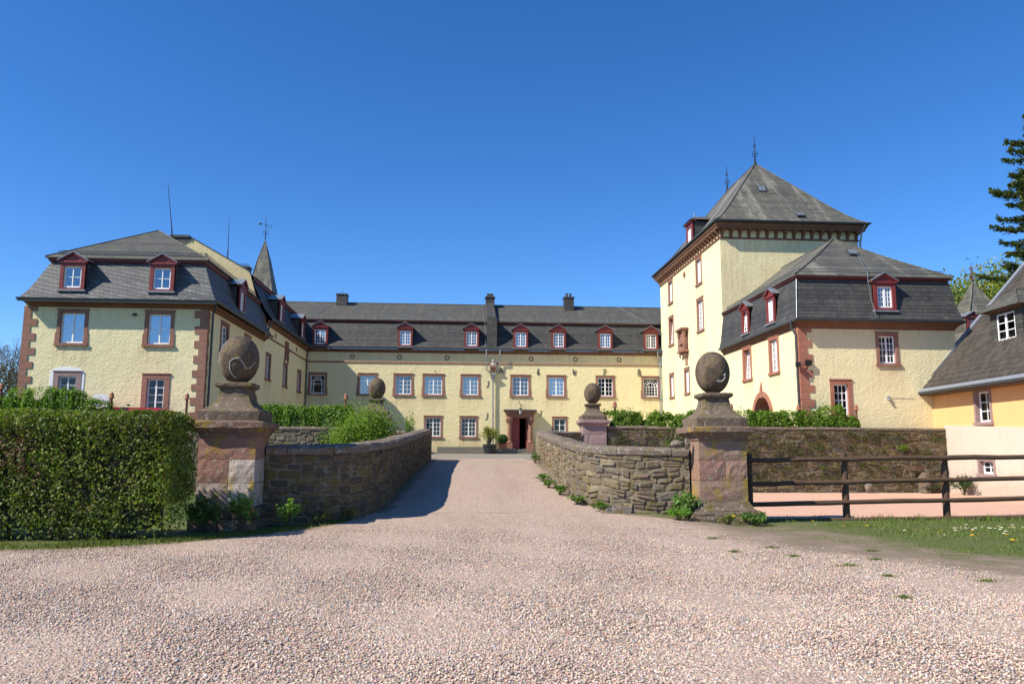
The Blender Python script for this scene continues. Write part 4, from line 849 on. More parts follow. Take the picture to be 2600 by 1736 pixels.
def tiles(name, parent):
    per, rowl, k = .26, .36, 6; nu = int((u1-u0)/per)*k+1; us_ = np.linspace(u0, u1, nu); L = EM*math.hypot(1, SL); nr = int(L/rowl); cs, sn = 1/math.hypot(1, SL), SL/math.hypot(1, SL); V = []; F = []
    for r_ in range(nr):
        for e_, lift in ((r_*rowl, .045), ((r_+1)*rowl+.02, .004)):
            h_ = .03*np.abs(np.sin(pi*us_/per))**.8+lift+.006*np.sin(us_*5.1+r_*2.3)
            d_ = OV+.02-e_*cs-h_*sn*.0; z_ = rz(OV+.02-e_*cs)+h_/cs*.8
            V.append(np.stack([A0[0]+Uh[0]*us_+Nh[0]*d_, A0[1]+Uh[1]*us_+Nh[1]*d_, z_], 1))
        V.append(V[-2]-np.array([0, 0, .05]))
    for r_ in range(nr):
        b_ = r_*3*nu; i = np.arange(nu-1); F += [np.stack([b_+i, b_+i+1, b_+nu+i+1, b_+nu+i], 1), np.stack([b_+2*nu+i, b_+2*nu+i+1, b_+i+1, b_+i], 1)]
    V = np.concatenate(V); F = np.concatenate(F); o = np_mesh(name, V, F, np.full((len(F), 3), .5), 'tile', parent, smooth=False)
    uv = o.data.uv_layers.new(name='UVMap').data; co = V[F.ravel()]; uu = (co[:, 0]-A0[0])*Uh[0]+(co[:, 1]-A0[1])*Uh[1]; vv = (co[:, 2]-ZE)/sn; uv.foreach_set('uv', np.stack([uu, vv], 1).astype(np.float32).ravel())
tiles('tile_courses', t)
c = MB()   # lead verge strip along the north edge
e0, e1 = OV+.02, OV-EM
c.hexa([hw(u0-.06, rz(e0)-.1, e0), hw(u0+.2, rz(e0)-.1, e0), hw(u0+.2, rz(e1)-.1, e1), hw(u0-.06, rz(e1)-.1, e1), hw(u0-.06, rz(e0)+.16, e0), hw(u0+.22, rz(e0)+.15, e0), hw(u0+.22, rz(e1)+.15, e1), hw(u0-.06, rz(e1)+.16, e1)]); c.build('verge_flashing', 'lead', t)
c = MB(); hw.box(c, u0, u1, ZE-.16, ZE-.075, -.1, OV-.02); c.build('eaves_board', 'wood', t)
c = MB(); c.loft([(hw(u0-.1, 0)[0], hw(u0-.1, 0)[1], Nh[0], Nh[1]), (hw(u1, 0)[0], hw(u1, 0)[1], Nh[0], Nh[1])], gutter_prof(ZE+.02, OV)); c.build('gutter', 'zinc_dark', t)
c = MB(); c.loft([(hw(u0+.2, 0)[0], hw(u0+.2, 0)[1], Nh[0], Nh[1]), (hw(u1, 0)[0], hw(u1, 0)[1], Nh[0], Nh[1])], [(OV+.05, ZE+.02), (OV+.05, ZE+.06), (OV-.05, ZE+.19)]); c.build('eaves_flashing', 'lead', t)
# slate dormer on its roof
DD = -1.25; dp = Pl((A0[0]+Nh[0]*DD, A0[1]+Nh[1]*DD), Uh, Nh); a, b, zb, zt = 3.1, 5.35, 6.42, 8.0
c = MB()
for u in (a, b): c.poly([dp(u, zb-.2), dp(u, zb-.2, -2.6), dp(u, zt, -2.6), dp(u, zt)])
wall_holes(c, dp, a, b, zb-.1, zt, [(3.6, 4.85, 6.66, 7.86)]); dm = c.build('dormer', 'slate', t)
glaze(dm, dp, 3.58, 4.87, 6.62, 7.88, 2, 3, fr=.075, mul=.11, bar=.035, d=-.04, glass='glassd')
c = MB(); dp.box(c, a-.25, b+.25, zb-.12, zb+.14, -.02, .12); c.build('lead_apron', 'lead', dm)
c = MB(); dp.box(c, a-.1, b+.1, zt-.02, zt+.1, -2.6, .12); c.build('eaves_board', 'beam', dm)
c = MB(); um = (a+b)/2; zr2 = zt+.95; ev = .38
E_ = [dp(a-ev, zt+.06, .4), dp(b+ev, zt+.06, .4), dp(b+ev, zt+.06, -3), dp(a-ev, zt+.06, -3)]; ra, rb = dp(um, zr2, -.55), dp(um, zr2, -3)
c.poly([E_[0], E_[1], ra]); c.poly([E_[3], E_[0], ra, rb]); c.poly([E_[1], E_[2], rb, ra]); c.poly([p_ for p_ in E_][::-1])
c.tube([E_[0], ra, rb], .05, 6); c.tube([E_[1], ra], .05, 6); c.build('dormer_roof', 'slate_up', dm)

# small turret house behind
t = thing('turret_house', 'small slate spire with oxblood dormer glimpsed behind the tiled roof at far right', 'tower', (32, 46, 1))
c = MB(); c.box((30.9, 45.2, 0), (33.9, 48.2, 9.3)); c.build('wall', 'plaster', t)
c = MB(); cx, cy = 32.3, 46.4; c.loft(ring4(cx, cy, cx, cy), [(2.3, 8.0), (1.9, 8.5), (1.5, 9.1), (1.15, 9.8), (.75, 10.7), (0, 12.3)], closed=True); c.loft(ring4(cx, cy, cx, cy), [(2.3, 8.0), (0, 8.0)], closed=True)
for sx, sy in ((-1, -1), (1, -1)): c.tube([(cx+sx*o_, cy+sy*o_, z+.02) for o_, z in [(2.3, 8.0), (1.9, 8.5), (1.5, 9.1), (1.15, 9.8), (.75, 10.7), (0, 12.3)]], .05, 5)
c.build('spire_roof', 'slate_tower', t)
c = MB(); c.loft(ring4(cx, cy, cx, cy), [(1.6, 7.6), (2.1, 7.72), (2.2, 7.98)], closed=True); c.build('cornice', 'beam', t)
c = MB(); finial(c, cx, cy, 12.2, 1.35, .045); c.build('finial', 'rust', t)
dormer(t, Pl((0, 44.85), (1, 0), (0, -1)), 31.05, 8.75, .72, .98, .3, 1.6, .36, 9.0, 9.6, 2, 2, eav=.1, slate='slate_tower', mul=.04)

# ================================================================== TERRAIN
def smooth(a, b, x): t_ = np.clip((np.asarray(x, float)-a)/(b-a), 0, 1); return t_*t_*(3-2*t_)
ZY = [(-20, 0), (13.5, 0), (16, .04), (17.8, .12), (19.2, .24), (21, .4), (25.7, .73), (30, .95), (35.4, 1.16), (42, 1.2), (60, 1.45), (90, 1.5)]
zdrive = lambda y: np.interp(y, [a for a, b in ZY], [b for a, b in ZY])
def zfield(x, y): return -.05*smooth(15, 19, y)-.24*smooth(19, 31, y)
def zroad(x, y):
    x = np.asarray(x, float); f = smooth(-4.6, -2.0, x)*(1-smooth(4.3, 6.6, x)); return zdrive(y)*f+zfield(x, y)*(1-f)
def grid(name, xs, ys, zf, mat, wild=None, parent=None):
    X, Y = np.meshgrid(xs, ys); Z = zf(X, Y); nx, ny = len(xs), len(ys)
    V = np.stack([X.ravel(), Y.ravel(), Z.ravel()], 1); i = np.arange(nx*(ny-1)).reshape(ny-1, nx)[:, :-1].ravel()
    F = np.stack([i, i+1, i+nx+1, i+nx], 1); o = np_mesh(name, V, F, np.full((len(F), 3), .5), mat, smooth=True)
    if wild is not None:
        at = o.data.attributes.new('wild', 'FLOAT', 'POINT'); at.data.foreach_set('value', wild(X, Y).ravel().astype(np.float32))
    return struct(o)
far = np.array([-900, -400, -200, -120, -80, -60]); nearx = np.arange(-48, 49, 2.0)
grid('ground', np.concatenate([far, nearx, -far[::-1]]), np.concatenate([[-600, -200, -80, -40, -25], np.arange(-12, 20, 1.0), np.arange(20, 100, 4.0), [120, 160, 250, 500, 1200]]), lambda x, y: zfield(x, y)-.05, 'soil')
gx = [7.30, 7.15, 7.35, 7.9, 8.9, 9.7, 11.0]; gy = [17.6, 15.5, 13.4, 11.8, 10.3, 8.6, 6.0]
gedge = lambda y: np.interp(y, gy[::-1], gx[::-1])
def wild(X, Y):
    w = smooth(-4.6, -.6, X-gedge(Y))*.74
    w = w+.42*smooth(-.4, 1.4, X-gedge(Y))
    hl = np.interp(X, [-14, -9, -6.3, -4.7, -3.1, -2.3, -1.9], [12.6, 12.7, 13.35, 14.1, 15.9, 17.3, 19.5])   # weedy line along hedge and left wall
    w = np.maximum(w, .78*smooth(-.75, .2, Y-hl)*(X < -1.8)+.50*smooth(-3.4, .1, Y-hl)*(X < -1.8))
    wr = np.interp(X, [3.0, 3.3, 4.2, 5.6, 7.2], [19.5, 18.9, 17.9, 17.0, 16.2]); w = np.maximum(w, .72*smooth(-.7, .2, Y-wr)*(X > 2.9)+.2*smooth(-2, .2, Y-wr)*(X > 3))
    return w
ys = np.concatenate([np.arange(-14, 3, 1.0), np.arange(3, 18.7, .2)]); xs = np.concatenate([np.arange(-34, -13, 1.5), np.arange(-13, 14, .22), np.arange(14, 31, 1.5)])
grid('gravel_drive', xs, ys, lambda x, y: zroad(x, y)+.008*np.sin(x*1.9+y*.7)*np.cos(y*1.3-x*.4), 'gravel', wild)
def bwild(X, Y): 
    xl = np.interp(Y, [17, 20.5, 25, 35.3, 43], [-1.9, -1.55, -1.4, -1.15, -1.1]); xr = np.interp(Y, [17, 21.5, 25, 30, 35.3, 43], [4.2, 3.0, 3.15, 3.35, 3.6, 3.7])
    d_ = np.minimum(X-xl, xr-X); return .75*(1-smooth(.0, .55, d_))
ys2 = np.concatenate([np.arange(18.2, 36, .3), np.arange(36, 42.3, .5)])
def bridge(name):
    n = 22; T = np.linspace(0, 1, n); xl = np.interp(ys2, [18, 20.5, 25, 35.3, 36.5, 42], [-2.1, -1.8, -1.65, -1.4, -1.9, -4]); xr = np.interp(ys2, [18, 21.5, 25, 30, 35.3, 36.5, 42], [4.9, 3.25, 3.4, 3.6, 3.85, 4.4, 6.5])
    X = xl[:, None]+(xr-xl)[:, None]*T[None]; Y = np.repeat(ys2[:, None], n, 1); Z = zdrive(Y)+.004+.02*np.sin(pi*T)[None]*smooth(18.4, 21, Y)
    V = np.stack([X.ravel(), Y.ravel(), Z.ravel()], 1); i = np.arange(n*(len(ys2)-1)).reshape(-1, n)[:, :-1].ravel(); F = np.stack([i, i+1, i+n+1, i+n], 1)
    o = np_mesh(name, V, F, np.full((len(F), 3), .5), 'gravel', smooth=True); at = o.data.attributes.new('wild', 'FLOAT', 'POINT'); at.data.foreach_set('value', bwild(X, Y).ravel().astype(np.float32)); struct(o)
bridge('bridge_road')
grid('courtyard', np.concatenate([np.arange(-40, -2, 2.0), np.arange(-2, 5, .5), np.arange(5, 42, 2.0)]), np.concatenate([[36.56], np.arange(37, 76, 1.0), [90, 120]]), lambda x, y: zdrive(y)-.012+0*x, 'court')
grid('riding_sand', np.concatenate([np.arange(4.3, 30, .5)]), np.arange(18.9, 36.8, .5), lambda x, y: zfield(x, y)+.012+.012*np.sin(x*3.1)*np.cos(y*2.3), 'psand')

# ================================================================== MASONRY
def catmull(P, n=10):
    P = [np.array(p, float) for p in P]; Q = [2*P[0]-P[1]]+P+[2*P[-1]-P[-2]]; out = []
    for i in range(1, len(Q)-2):
        for k in range(n):
            t_ = k/n; out.append(.5*((2*Q[i])+(-Q[i-1]+Q[i+1])*t_+(2*Q[i-1]-5*Q[i]+4*Q[i+1]-Q[i+2])*t_**2+(-Q[i-1]+3*Q[i]-3*Q[i+1]+Q[i+2])*t_**3))
    return np.array(out+[P[-1]])
class Path:
    def __init__(s, P, side, n=10): # side: +1 = right-hand normal faces the viewer
        s.p = catmull(P, n) if len(P) > 2 else np.array(P, float); d = np.linalg.norm(np.diff(s.p, axis=0), axis=1); s.s = np.concatenate([[0], np.cumsum(d)]); s.L = s.s[-1]; s.side = side
    def __call__(s, q, off=0.0):
        x = np.interp(q, s.s, s.p[:, 0]); y = np.interp(q, s.s, s.p[:, 1]); e = .12
        tx = np.interp(q+e, s.s, s.p[:, 0])-np.interp(q-e, s.s, s.p[:, 0]); ty = np.interp(q+e, s.s, s.p[:, 1])-np.interp(q-e, s.s, s.p[:, 1])
        l = np.hypot(tx, ty)+1e-9; return np.array([x+s.side*ty/l*off, y-s.side*tx/l*off])
STONES = [(.165, .132, .09), (.135, .11, .082), (.20, .16, .102), (.165, .125, .09), (.12, .105, .086), (.225, .182, .122), (.165, .115, .084)]
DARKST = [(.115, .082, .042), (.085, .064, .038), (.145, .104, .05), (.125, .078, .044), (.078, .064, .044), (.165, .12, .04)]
WARM = [(.26, .20, .12), (.20, .155, .10), (.30, .235, .135), (.22, .13, .085), (.17, .14, .10), (.30, .24, .16)]
def rubble(mb, path, zb, zt, rows=(.07, .17), wid=(.16, .48), prot=(.01, .05), cols=STONES, q0=0, q1=None, warm=None, gap=.012, wav=.022):
    q1 = path.L if q1 is None else q1; h = 0; Hm = max(zt(q)-zb(q) for q in np.linspace(q0, q1, 20))
    while h < Hm-.03:
        rh = random.uniform(*rows); q = q0-random.uniform(0, wid[1]*.5)
        while q < q1:
            wd_ = random.uniform(*wid)*(.7+.6*min(1, rh/rows[1])); a, b = max(q, q0)+gap*random.uniform(.3, 1.2), min(q+wd_, q1)-gap*random.uniform(.3, 1.2); q += wd_
            if b-a < .05: continue
            stack = [(h, h+rh)]
            if rh > .13 and random.random() < .42: k = random.uniform(.4, .6); stack = [(h, h+rh*k), (h+rh*k, h+rh)]
            for (ha, hb) in stack:
                m = (a+b)/2; base = zb(m); top = zt(m)
                if base+ha > top-.03: continue
                hb2 = min(hb, top-base); za, zc = base+ha+gap*random.uniform(.2, 1.1), base+hb2-gap*random.uniform(.2, 1.1)
                if zc-za < .03: continue
                sl0 = zb(a)-base; sl1 = zb(b)-base; pr = random.uniform(*prot); col = random.choice(warm if (warm and random.random() < warm_f(m/path.L)) else cols); f_ = random.uniform(.75, 1.25); col = tuple(x*f_ for x in col)
                us = [0, random.uniform(.08, .2), random.uniform(.8, .92), 1]; vs = [0, random.uniform(.12, .26), random.uniform(.74, .88), 1]; pts = []
                for j, v in enumerate(vs):
                    for i, u in enumerate(us):
                        inner = 0 < i < 3 and 0 < j < 3; cor = (i in (0, 3)) and (j in (0, 3))
                        ju, jv = random.uniform(-.012, .012), random.uniform(-.010, .010)
                        uu, vv = u, v
                        if cor: uu = abs(u-random.uniform(.03, .14)); vv = abs(v-random.uniform(.05, .22))
                        qq = a+(b-a)*uu+ju; zz = za+(zc-za)*vv+jv; wv_ = wav*(sin(qq*2.9+zz*3.1+1.1)+sin(qq*6.7-zz*5.3)*.6+.5*sin(qq*13.1+zz*9)); rel = (zz-base)/max(.1, top-base); zz += wv_*min(1, 4*rel, 4*(1-rel)+.1)+sl0*(1-uu)+sl1*uu
                        d_ = (pr+random.uniform(-.012, .014)) if inner else -.011
                        x, y = path(qq, d_); pts.append((x, y, zz))
                mb.add(pts, [(4*j+i, 4*j+i+1, 4*j+i+5, 4*j+i+4) for j in range(3) for i in range(3)], 0, col)
        h += rh
warm_f = lambda f: 0
def ribbon(mb, path, zb, zt, d0, d1, n=None, m=0):   # solid core between offsets d0 (front) and d1 (back)
    n = n or max(2, int(path.L/.3)); Q = np.linspace(0, path.L, n); pts = []
    for q in Q:
        f, b = path(q, d0), path(q, d1); pts += [(f[0], f[1], zb(q)), (f[0], f[1], zt(q)), (b[0], b[1], zt(q)), (b[0], b[1], zb(q))]
    F = [(0, 1, 2, 3), tuple(4*(n-1)+k for k in (3, 2, 1, 0))]
    for i in range(n-1):
        for k in range(4): F.append((4*i+k, 4*(i+1)+k, 4*(i+1)+(k+1) % 4, 4*i+(k+1) % 4))
    mb.add(pts, F, m)
def coping(mb, path, zt, d0, d1, h, lens=(.9, 1.5), over=.05, q0=0, q1=None, cols=((.175, .13, .10), (.155, .122, .095), (.20, .148, .115), (.14, .118, .094))):
    q = q0; q1 = q1 or path.L
    while q < q1-.05:
        e = min(q+random.uniform(*lens), q1); e = q1 if q1-e < .4 else e; n = max(2, int((e-q)/.25)+1); col = random.choice(cols); f_ = random.uniform(.85, 1.15); col = tuple(x*f_ for x in col)
        a, b = d0+over, d1-over; w_ = a-b; dz = random.uniform(-.012, .012)
        sec = [(a-.02, 0), (a, h*.12), (a, h*.62), (a-.05, h*.86), (a-.13, h*.97), ((a+b)/2, h*1.02), (b+.13, h*.97), (b+.05, h*.86), (b, h*.62), (b, h*.1), (b+.02, 0)]
        pts = []; Q = np.linspace(q+.008, e-.008, n)
        for i, s_ in enumerate(Q):
            for d_, z in sec:
                j = random.uniform(-.008, .008); x, y = path(s_, d_+j); pts.append((x, y, zt(s_)+z+dz+j))
        k = len(sec); F = [(i*k+j, i*k+j+1, (i+1)*k+j+1, (i+1)*k+j) for i in range(n-1) for j in range(k-1)]+[tuple(range(k)), tuple(range((n-1)*k, n*k))[::-1]]
        mb.add(pts, F, 0, col); q = e
def wallthing(name, label, P, side, zb, zt, thick, ch, rub, cat='wall', group=None, back=True, n=10, loc=None, coplens=(.9, 1.5), over=.05, wm=None):
    global warm_f
    warm_f = wm or (lambda f: 0)
    pa = Path(P, side, n); m0 = pa(pa.L/2); t_ = thing(name, label, cat, loc or (m0[0], m0[1], zb(pa.L/2)), group)
    c = MB(); ribbon(c, pa, zb, lambda q: zt(q)-.004, -.006, -thick+.006); core = c.build('wall_core', 'mortar', t_)
    c = MB(); rubble(c, pa, zb, zt, **rub); c.build('masonry_face', 'rubble', t_)
    if back:
        pb = Path([tuple(pa(q, -thick)) for q in np.linspace(pa.L, 0, 40)], side, 1); L = pa.L; r2 = dict(rub); r2['wid'] = (.35, .8); r2['rows'] = (.16, .3)
        c = MB(); rubble(c, pb, lambda q: zb(L*(1-q/pb.L)), lambda q: zt(L*(1-q/pb.L)), **r2); c.build('masonry_face', 'rubble', t_)
    c = MB(); coping(c, pa, zt, 0, -thick, ch, coplens, over); c.build('coping', 'coping', t_)
    return t_, pa
lin = lambda pa_y, z: (lambda y: np.interp(y, pa_y, z))
PR = [(3.62, 35.35), (3.37, 30), (3.16, 25), (3.03, 21.8), (3.02, 20.4), (3.16, 19.4), (3.52, 18.72), (4.15, 18.32), (5.38, 18.1)]
PL_ = [(-1.2, 35.3), (-1.33, 30), (-1.47, 25), (-1.62, 20.6), (-1.78, 18.7), (-2.1, 17.6), (-2.65, 17.0), (-3.95, 16.7)]
pr_, pl_ = Path(PR, 1), Path(PL_, -1)
yq = lambda pa: (lambda q: float(np.interp(q, pa.s, pa.p[:, 1])))
fy = yq(pr_); wallthing('bridge_parapet', 'sunlit right hand rubble parapet of the bridge curving round to the tall gate pillar', PR, 1, lambda q: float(zdrive(fy(q)))-.12, lambda q: float(np.interp(fy(q), [18.1, 19, 35.3], [1.44, 1.5, 2.25])), .48, .21, dict(rows=(.075, .20), wid=(.12, .44), prot=(-.006, .045), cols=STONES, warm=WARM, gap=.005, wav=.034), group='bridge parapets', wm=lambda f: .75 if f < .75 else .12)
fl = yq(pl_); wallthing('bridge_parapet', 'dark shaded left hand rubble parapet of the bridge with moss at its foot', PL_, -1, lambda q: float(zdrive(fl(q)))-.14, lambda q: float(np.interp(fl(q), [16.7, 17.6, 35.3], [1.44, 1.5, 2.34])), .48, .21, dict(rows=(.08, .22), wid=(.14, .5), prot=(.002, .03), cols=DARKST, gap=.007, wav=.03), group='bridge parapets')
wallthing('retaining_wall', 'long mossy stone retaining wall behind the riding sand', [(7.0, 36.5), (15, 36.5), (23.5, 36.5)], 1, lambda q: -.45, lambda q: 2.66, .5, .13, dict(rows=(.09, .24), wid=(.14, .55), prot=(-.008, .045), cols=DARKST+DARKST+[(.12, .10, .075), (.10, .09, .075)], gap=.006, wav=.04), back=False, n=2, coplens=(1.4, 2.6), over=.04, group='retaining walls')
wallthing('retaining_wall', 'squared stone retaining wall seen between the left gate pillar and the leafy bush', [(-22, 36.5), (-12, 36.5), (-4.4, 36.5)], 1, lambda q: -.45, lambda q: 2.5, .5, .17, dict(rows=(.12, .3), wid=(.22, .62), prot=(.0, .03), cols=STONES), back=False, n=2, coplens=(1.4, 2.4), over=.04, group='retaining walls')
wallthing('linking_wall', 'short low wall joining the right parapet to the inner right pillar', [(3.75, 35.6), (4.7, 36.0), (5.75, 36.4)], 1, lambda q: .2, lambda q: 2.36, .45, .14, dict(rows=(.1, .22), wid=(.2, .5), prot=(0, .03), cols=DARKST), back=False, n=3)
wallthing('linking_wall', 'short low wall joining the left parapet to the inner left pillar behind the bush', [(-3.1, 36.4), (-2.2, 36.0), (-1.35, 35.6)], 1, lambda q: .2, lambda q: 2.36, .45, .14, dict(rows=(.1, .22), wid=(.2, .5), prot=(0, .03), cols=DARKST), back=False, n=3)

# ================================================================== GATE PILLARS
PINK = [(.33, .165, .125), (.30, .16, .125), (.36, .19, .145)]; GREY = [(.40, .35, .31), (.36, .31, .28)]; BROWN = [(.29, .185, .13), (.33, .20, .145), (.27, .19, .135)]
def pillar(label, cx, cy, z0, s=1.0, blocks='pink', new=False, rough_base=False):
    t_ = thing('gate_pillar', label, 'gate pillar', (cx, cy, z0), 'ball topped gate pillars')
    def sq(mb, prof, sub=6, jit=.008, col=(.22, .14, .11)):
        ring = []
        for k in range(4):
            for i in range(sub):
                f = -1+2*i/sub; ring.append([(f, -1), (1, f), (-f, 1), (-1, -f)][k])
        pts = []
        for hw_, z in prof:
            for (x, y) in ring:
                edge = abs(abs(x)-abs(y)) < .02; k_ = (1-.03*edge)
                pts.append((cx+(x*hw_*k_+random.uniform(-jit, jit))*s, cy+(y*hw_*k_+random.uniform(-jit, jit))*s, z0+(z+random.uniform(-jit, jit)*.7)*s))
        n = len(ring); F = [(i*n+j, i*n+(j+1) % n, (i+1)*n+(j+1) % n, (i+1)*n+j) for i in range(len(prof)-1) for j in range(n)]+[tuple(range(n))[::-1], tuple(range((len(prof)-1)*n, len(prof)*n))]
        mb.add(pts, F, 0, col)
    c = MB()
    if rough_base:
        for lv, (a, b) in enumerate(((-.3, .05), (.05, .3), (.3, .52))):
            x = -.66
            while x < .62: w_ = random.uniform(.3, .6); e = min(x+w_, .66); sqb = (.60+.03*(2-lv)); c.box((cx+x+.01, cy-sqb-random.uniform(0, .03), z0+a+.01), (cx+e-.01, cy+.6, z0+b-.01), 0, random.choice(BROWN)); x = e
    else: sq(c, [(.80, -.35), (.80, .16), (.775, .2), (.77, .26), (.735, .3), (.72, .34), (.66, .38), (.64, .41), (.61, .47), (.575, .52)], col=(.17, .125, .10))
    c.build('plinth', 'capstone' if not new else 'sand_grey', t_)
    c = MB(); z = .52; hs = (.46, .46, .46) if blocks != 'new' else (.5, .5, .38)
    for li, h in enumerate(hs):
        cut = [-.555, random.choice([-.3, -.1, .05]) if (li in (0, 1) if blocks == 'pink' else li % 2) else .555, .555]
        pal_ = {'pink': [[(.34, .27, .235)]+[(.50, .45, .40), (.46, .41, .37)], [PINK[1], (.52, .45, .39)], PINK][li], 'brown': [BROWN, [PINK[1], BROWN[1]], BROWN][li], 'new': [(.30, .205, .19)]*2}[blocks]
        for k, (a, b) in enumerate(zip(cut, cut[1:])):
            if b-a < .01: continue
            nx_, nz_ = 7, 5; j = lambda: random.uniform(-.004, .004) if blocks == 'new' else random.uniform(-.009, .007)
            x0_, x1_ = cx+s*(a+.004), cx+s*(b-.004); za, zb_ = z0+s*(z+.004), z0+s*(z+h-.004); col = pal_[k % len(pal_)]
            # front and back faces with a worn surface, plain side faces
            for yy, sg in ((cy-.555*s, 1), (cy+.555*s, -1)):
                pts = [(x0_+(x1_-x0_)*i/(nx_-1), yy+sg*((.012 if i in (0, nx_-1) or jz in (0, nz_-1) else 0)+(0 if i in (0, nx_-1) or jz in (0, nz_-1) else j())), za+(zb_-za)*jz/(nz_-1)) for jz in range(nz_) for i in range(nx_)]
                c.add(pts, [(jz*nx_+i, jz*nx_+i+1, (jz+1)*nx_+i+1, (jz+1)*nx_+i) for jz in range(nz_-1) for i in range(nx_-1)], 0, col)
            for xx in (x0_, x1_): c.poly([(xx, cy-.543*s, za), (xx, cy+.543*s, za), (xx, cy+.543*s, zb_), (xx, cy-.543*s, zb_)], 0, col)
            for zz in (za, zb_): c.poly([(x0_, cy-.543*s, zz), (x1_, cy-.543*s, zz), (x1_, cy+.543*s, zz), (x0_, cy+.543*s, zz)], 0, col)
        z += h
    c.build('shaft', 'post' if blocks != 'new' else 'sand_grey', t_)
    c = MB(); sq(c, [(.54, 1.86), (.575, 1.88), (.58, 1.93), (.60, 1.95), (.66, 2.02), (.67, 2.045), (.72, 2.05), (.725, 2.07), (.73, 2.165), (.715, 2.18), (.5, 2.2)], 7, .009 if not new else .003, (.18, .115, .085)); c.build('cornice', 'post' if not new else 'sand_grey', t_)
    c = MB(); sq(c, [(.57, 2.17), (.60, 2.18), (.605, 2.38), (.58, 2.40), (.555, 2.41), (.50, 2.44), (.42, 2.50), (.355, 2.58), (.31, 2.68), (.295, 2.78), (.29, 2.84), (.315, 2.86), (.35, 2.875), (.365, 2.90), (.365, 2.955), (.34, 2.97), (.2, 2.985)], 6, .008); c.build('pedestal', 'capstone', t_)
    c = MB(); n_ = 28; pr = [(.13, 0)]+[(.398*sin(pi*(k+1.5)/(n_+1.5))**.96+.0, .50*(1-cos(pi*(k+1.5)/(n_+1.5)))-.02) for k in range(n_)]; pr[-1] = (.02, pr[-1][1])
    c.lathe((cx, cy, z0+2.985*s), [(r*s, z*s) for r, z in pr], 40); c.build('stone_ball', 'ball', t_, smooth=True)
    return t_
gp1 = pillar('tall sandstone pillar at left by the hedge, with a chipped egg shaped ball', -4.52, 16.47, -.08, 1.0, 'pink', rough_base=True)
gp2 = pillar('weathered pillar at right where the wooden fence starts, with a blackened ball', 5.98, 18.06, -.07, 1.0, 'brown')
gp3 = pillar('smaller distant pillar with smooth mauve shaft at the far end of the right parapet', 6.38, 36.95, .86, 1.0, 'new', new=True)
gp4 = pillar('distant pillar half hidden behind the leafy green bush on the left of the bridge', -3.78, 36.95, 1.0, 1.0, 'new', new=True)
# mortar repair seam on the near left ball, chip scars on the right ball
def on_ball(cx, cy, z0, az, el, g=.006): return (cx+(.398+g)*cos(el)*sin(az), cy-(.398+g)*cos(el)*cos(az), z0+2.985-.02+.50+(.50+g)*sin(el))
c = MB(); sh = [(.1, -.9), (-.12, -.78), (-.25, -.5), (-.2, -.15), (-.02, -.05), (.22, .0), (.45, -.2), (.62, -.42), (.85, -.40), (1.0, -.25), (1.15, -.12)]
c.tube([on_ball(-4.52, 16.47, -.08, a, e) for a, e in sh], .011, 5); c.tube([on_ball(-4.52, 16.47, -.08, a, e) for a, e in [(-1.2, -.7), (-1.12, -.2), (-1.1, .2), (-1.0, .55), (-.8, .85)]], .012, 5); c.build('mortar_seam', 'limb', gp1)
c = MB(); c.tube([on_ball(5.98, 18.06, -.07, a, e) for a, e in [(.05, -.42), (.2, -.48), (.4, -.40), (.5, -.22), (.45, -.12), (.38, -.2)]], .016, 5); c.tube([on_ball(5.98, 18.06, -.07, a, e) for a, e in [(-.05, -.46), (.1, -.52), (.25, -.5)]], .014, 5); c.build('mortar_seam', 'limb', gp2)

# ================================================================== FENCE
t = thing('paddock_fence', 'dark brown post and rail fence of round timber between drive and riding sand', 'fence', (10, 18.65, -.05))
for i, x in enumerate((6.98, 9.36, 11.87, 14.4, 16.95)):
    c = MB(); g0 = -.4; lean = random.uniform(-.015, .015); c.tube([(x, 18.66, g0), (x+lean, 18.66, .7), (x+lean*2, 18.66, 1.53+.012*(i-1))], [.085, .082, .078], 12); c.build('post', 'wood', t)
for z0, z1, r in ((1.355, 1.47, .062), (.80, .95, .058), (.32, .47, .06), (-.07, .03, .055)):
    xs_ = [6.98, 9.36, 11.87, 14.4, 17.0]
    for a, b in ((6.95, 11.95), (11.95, 17.0)):
        c = MB(); Q = np.linspace(a, b, 9); c.tube([(x, 18.66-.135+random.uniform(-.006, .006), z0+(z1-z0)*(x-6.98)/7.0+random.uniform(-.008, .008)) for x in Q], [r*random.uniform(.92, 1.06) for x in Q], 10); c.build('rail', 'wood', t)

# ================================================================== TERRACE METAL POSTS, VAN, STONES, PLANTERS
for x, zt, lab in ((7.45, 3.93, 'beside the inner right pillar at the left end of a terrace hedge'), (13.1, 3.88, 'standing bare between right hand hedges left of the gateway arch'), (16.42, 3.86, 'in front of the right pavilion corner stones'), (19.3, 3.88, 'at the right end of the last terrace hedge under the lower window'),
                   (-15.75, 4.14, 'left of the red van in front of the left pavilion'), (-12.4, 4.13, 'right of the red van before the left corner stones'), (-9.35, 4.11, 'peeping out beside the ball of the near left pillar'), (-5.2, 4.18, 'at the right end of the hedge before the shaded courtyard corner'), (-20.6, 4.5, 'at the left photo edge above the big hedge')):
    t = thing('metal_post', 'rust red post '+lab, 'post', (x, 36.95, 1.2), 'red posts along the terrace')
    c = MB(); c.tube([(x, 36.95, 1.15), (x, 36.95, zt-.2)], .055, 10); c.build('shaft', 'rust', t)
    c = MB(); c.lathe((x, 36.95, zt-.24), [(.125, 0), (.13, .02), (.095, .05), (.085, .2), (.03, .27)], 10); c.build('cap', 'terracotta', t)

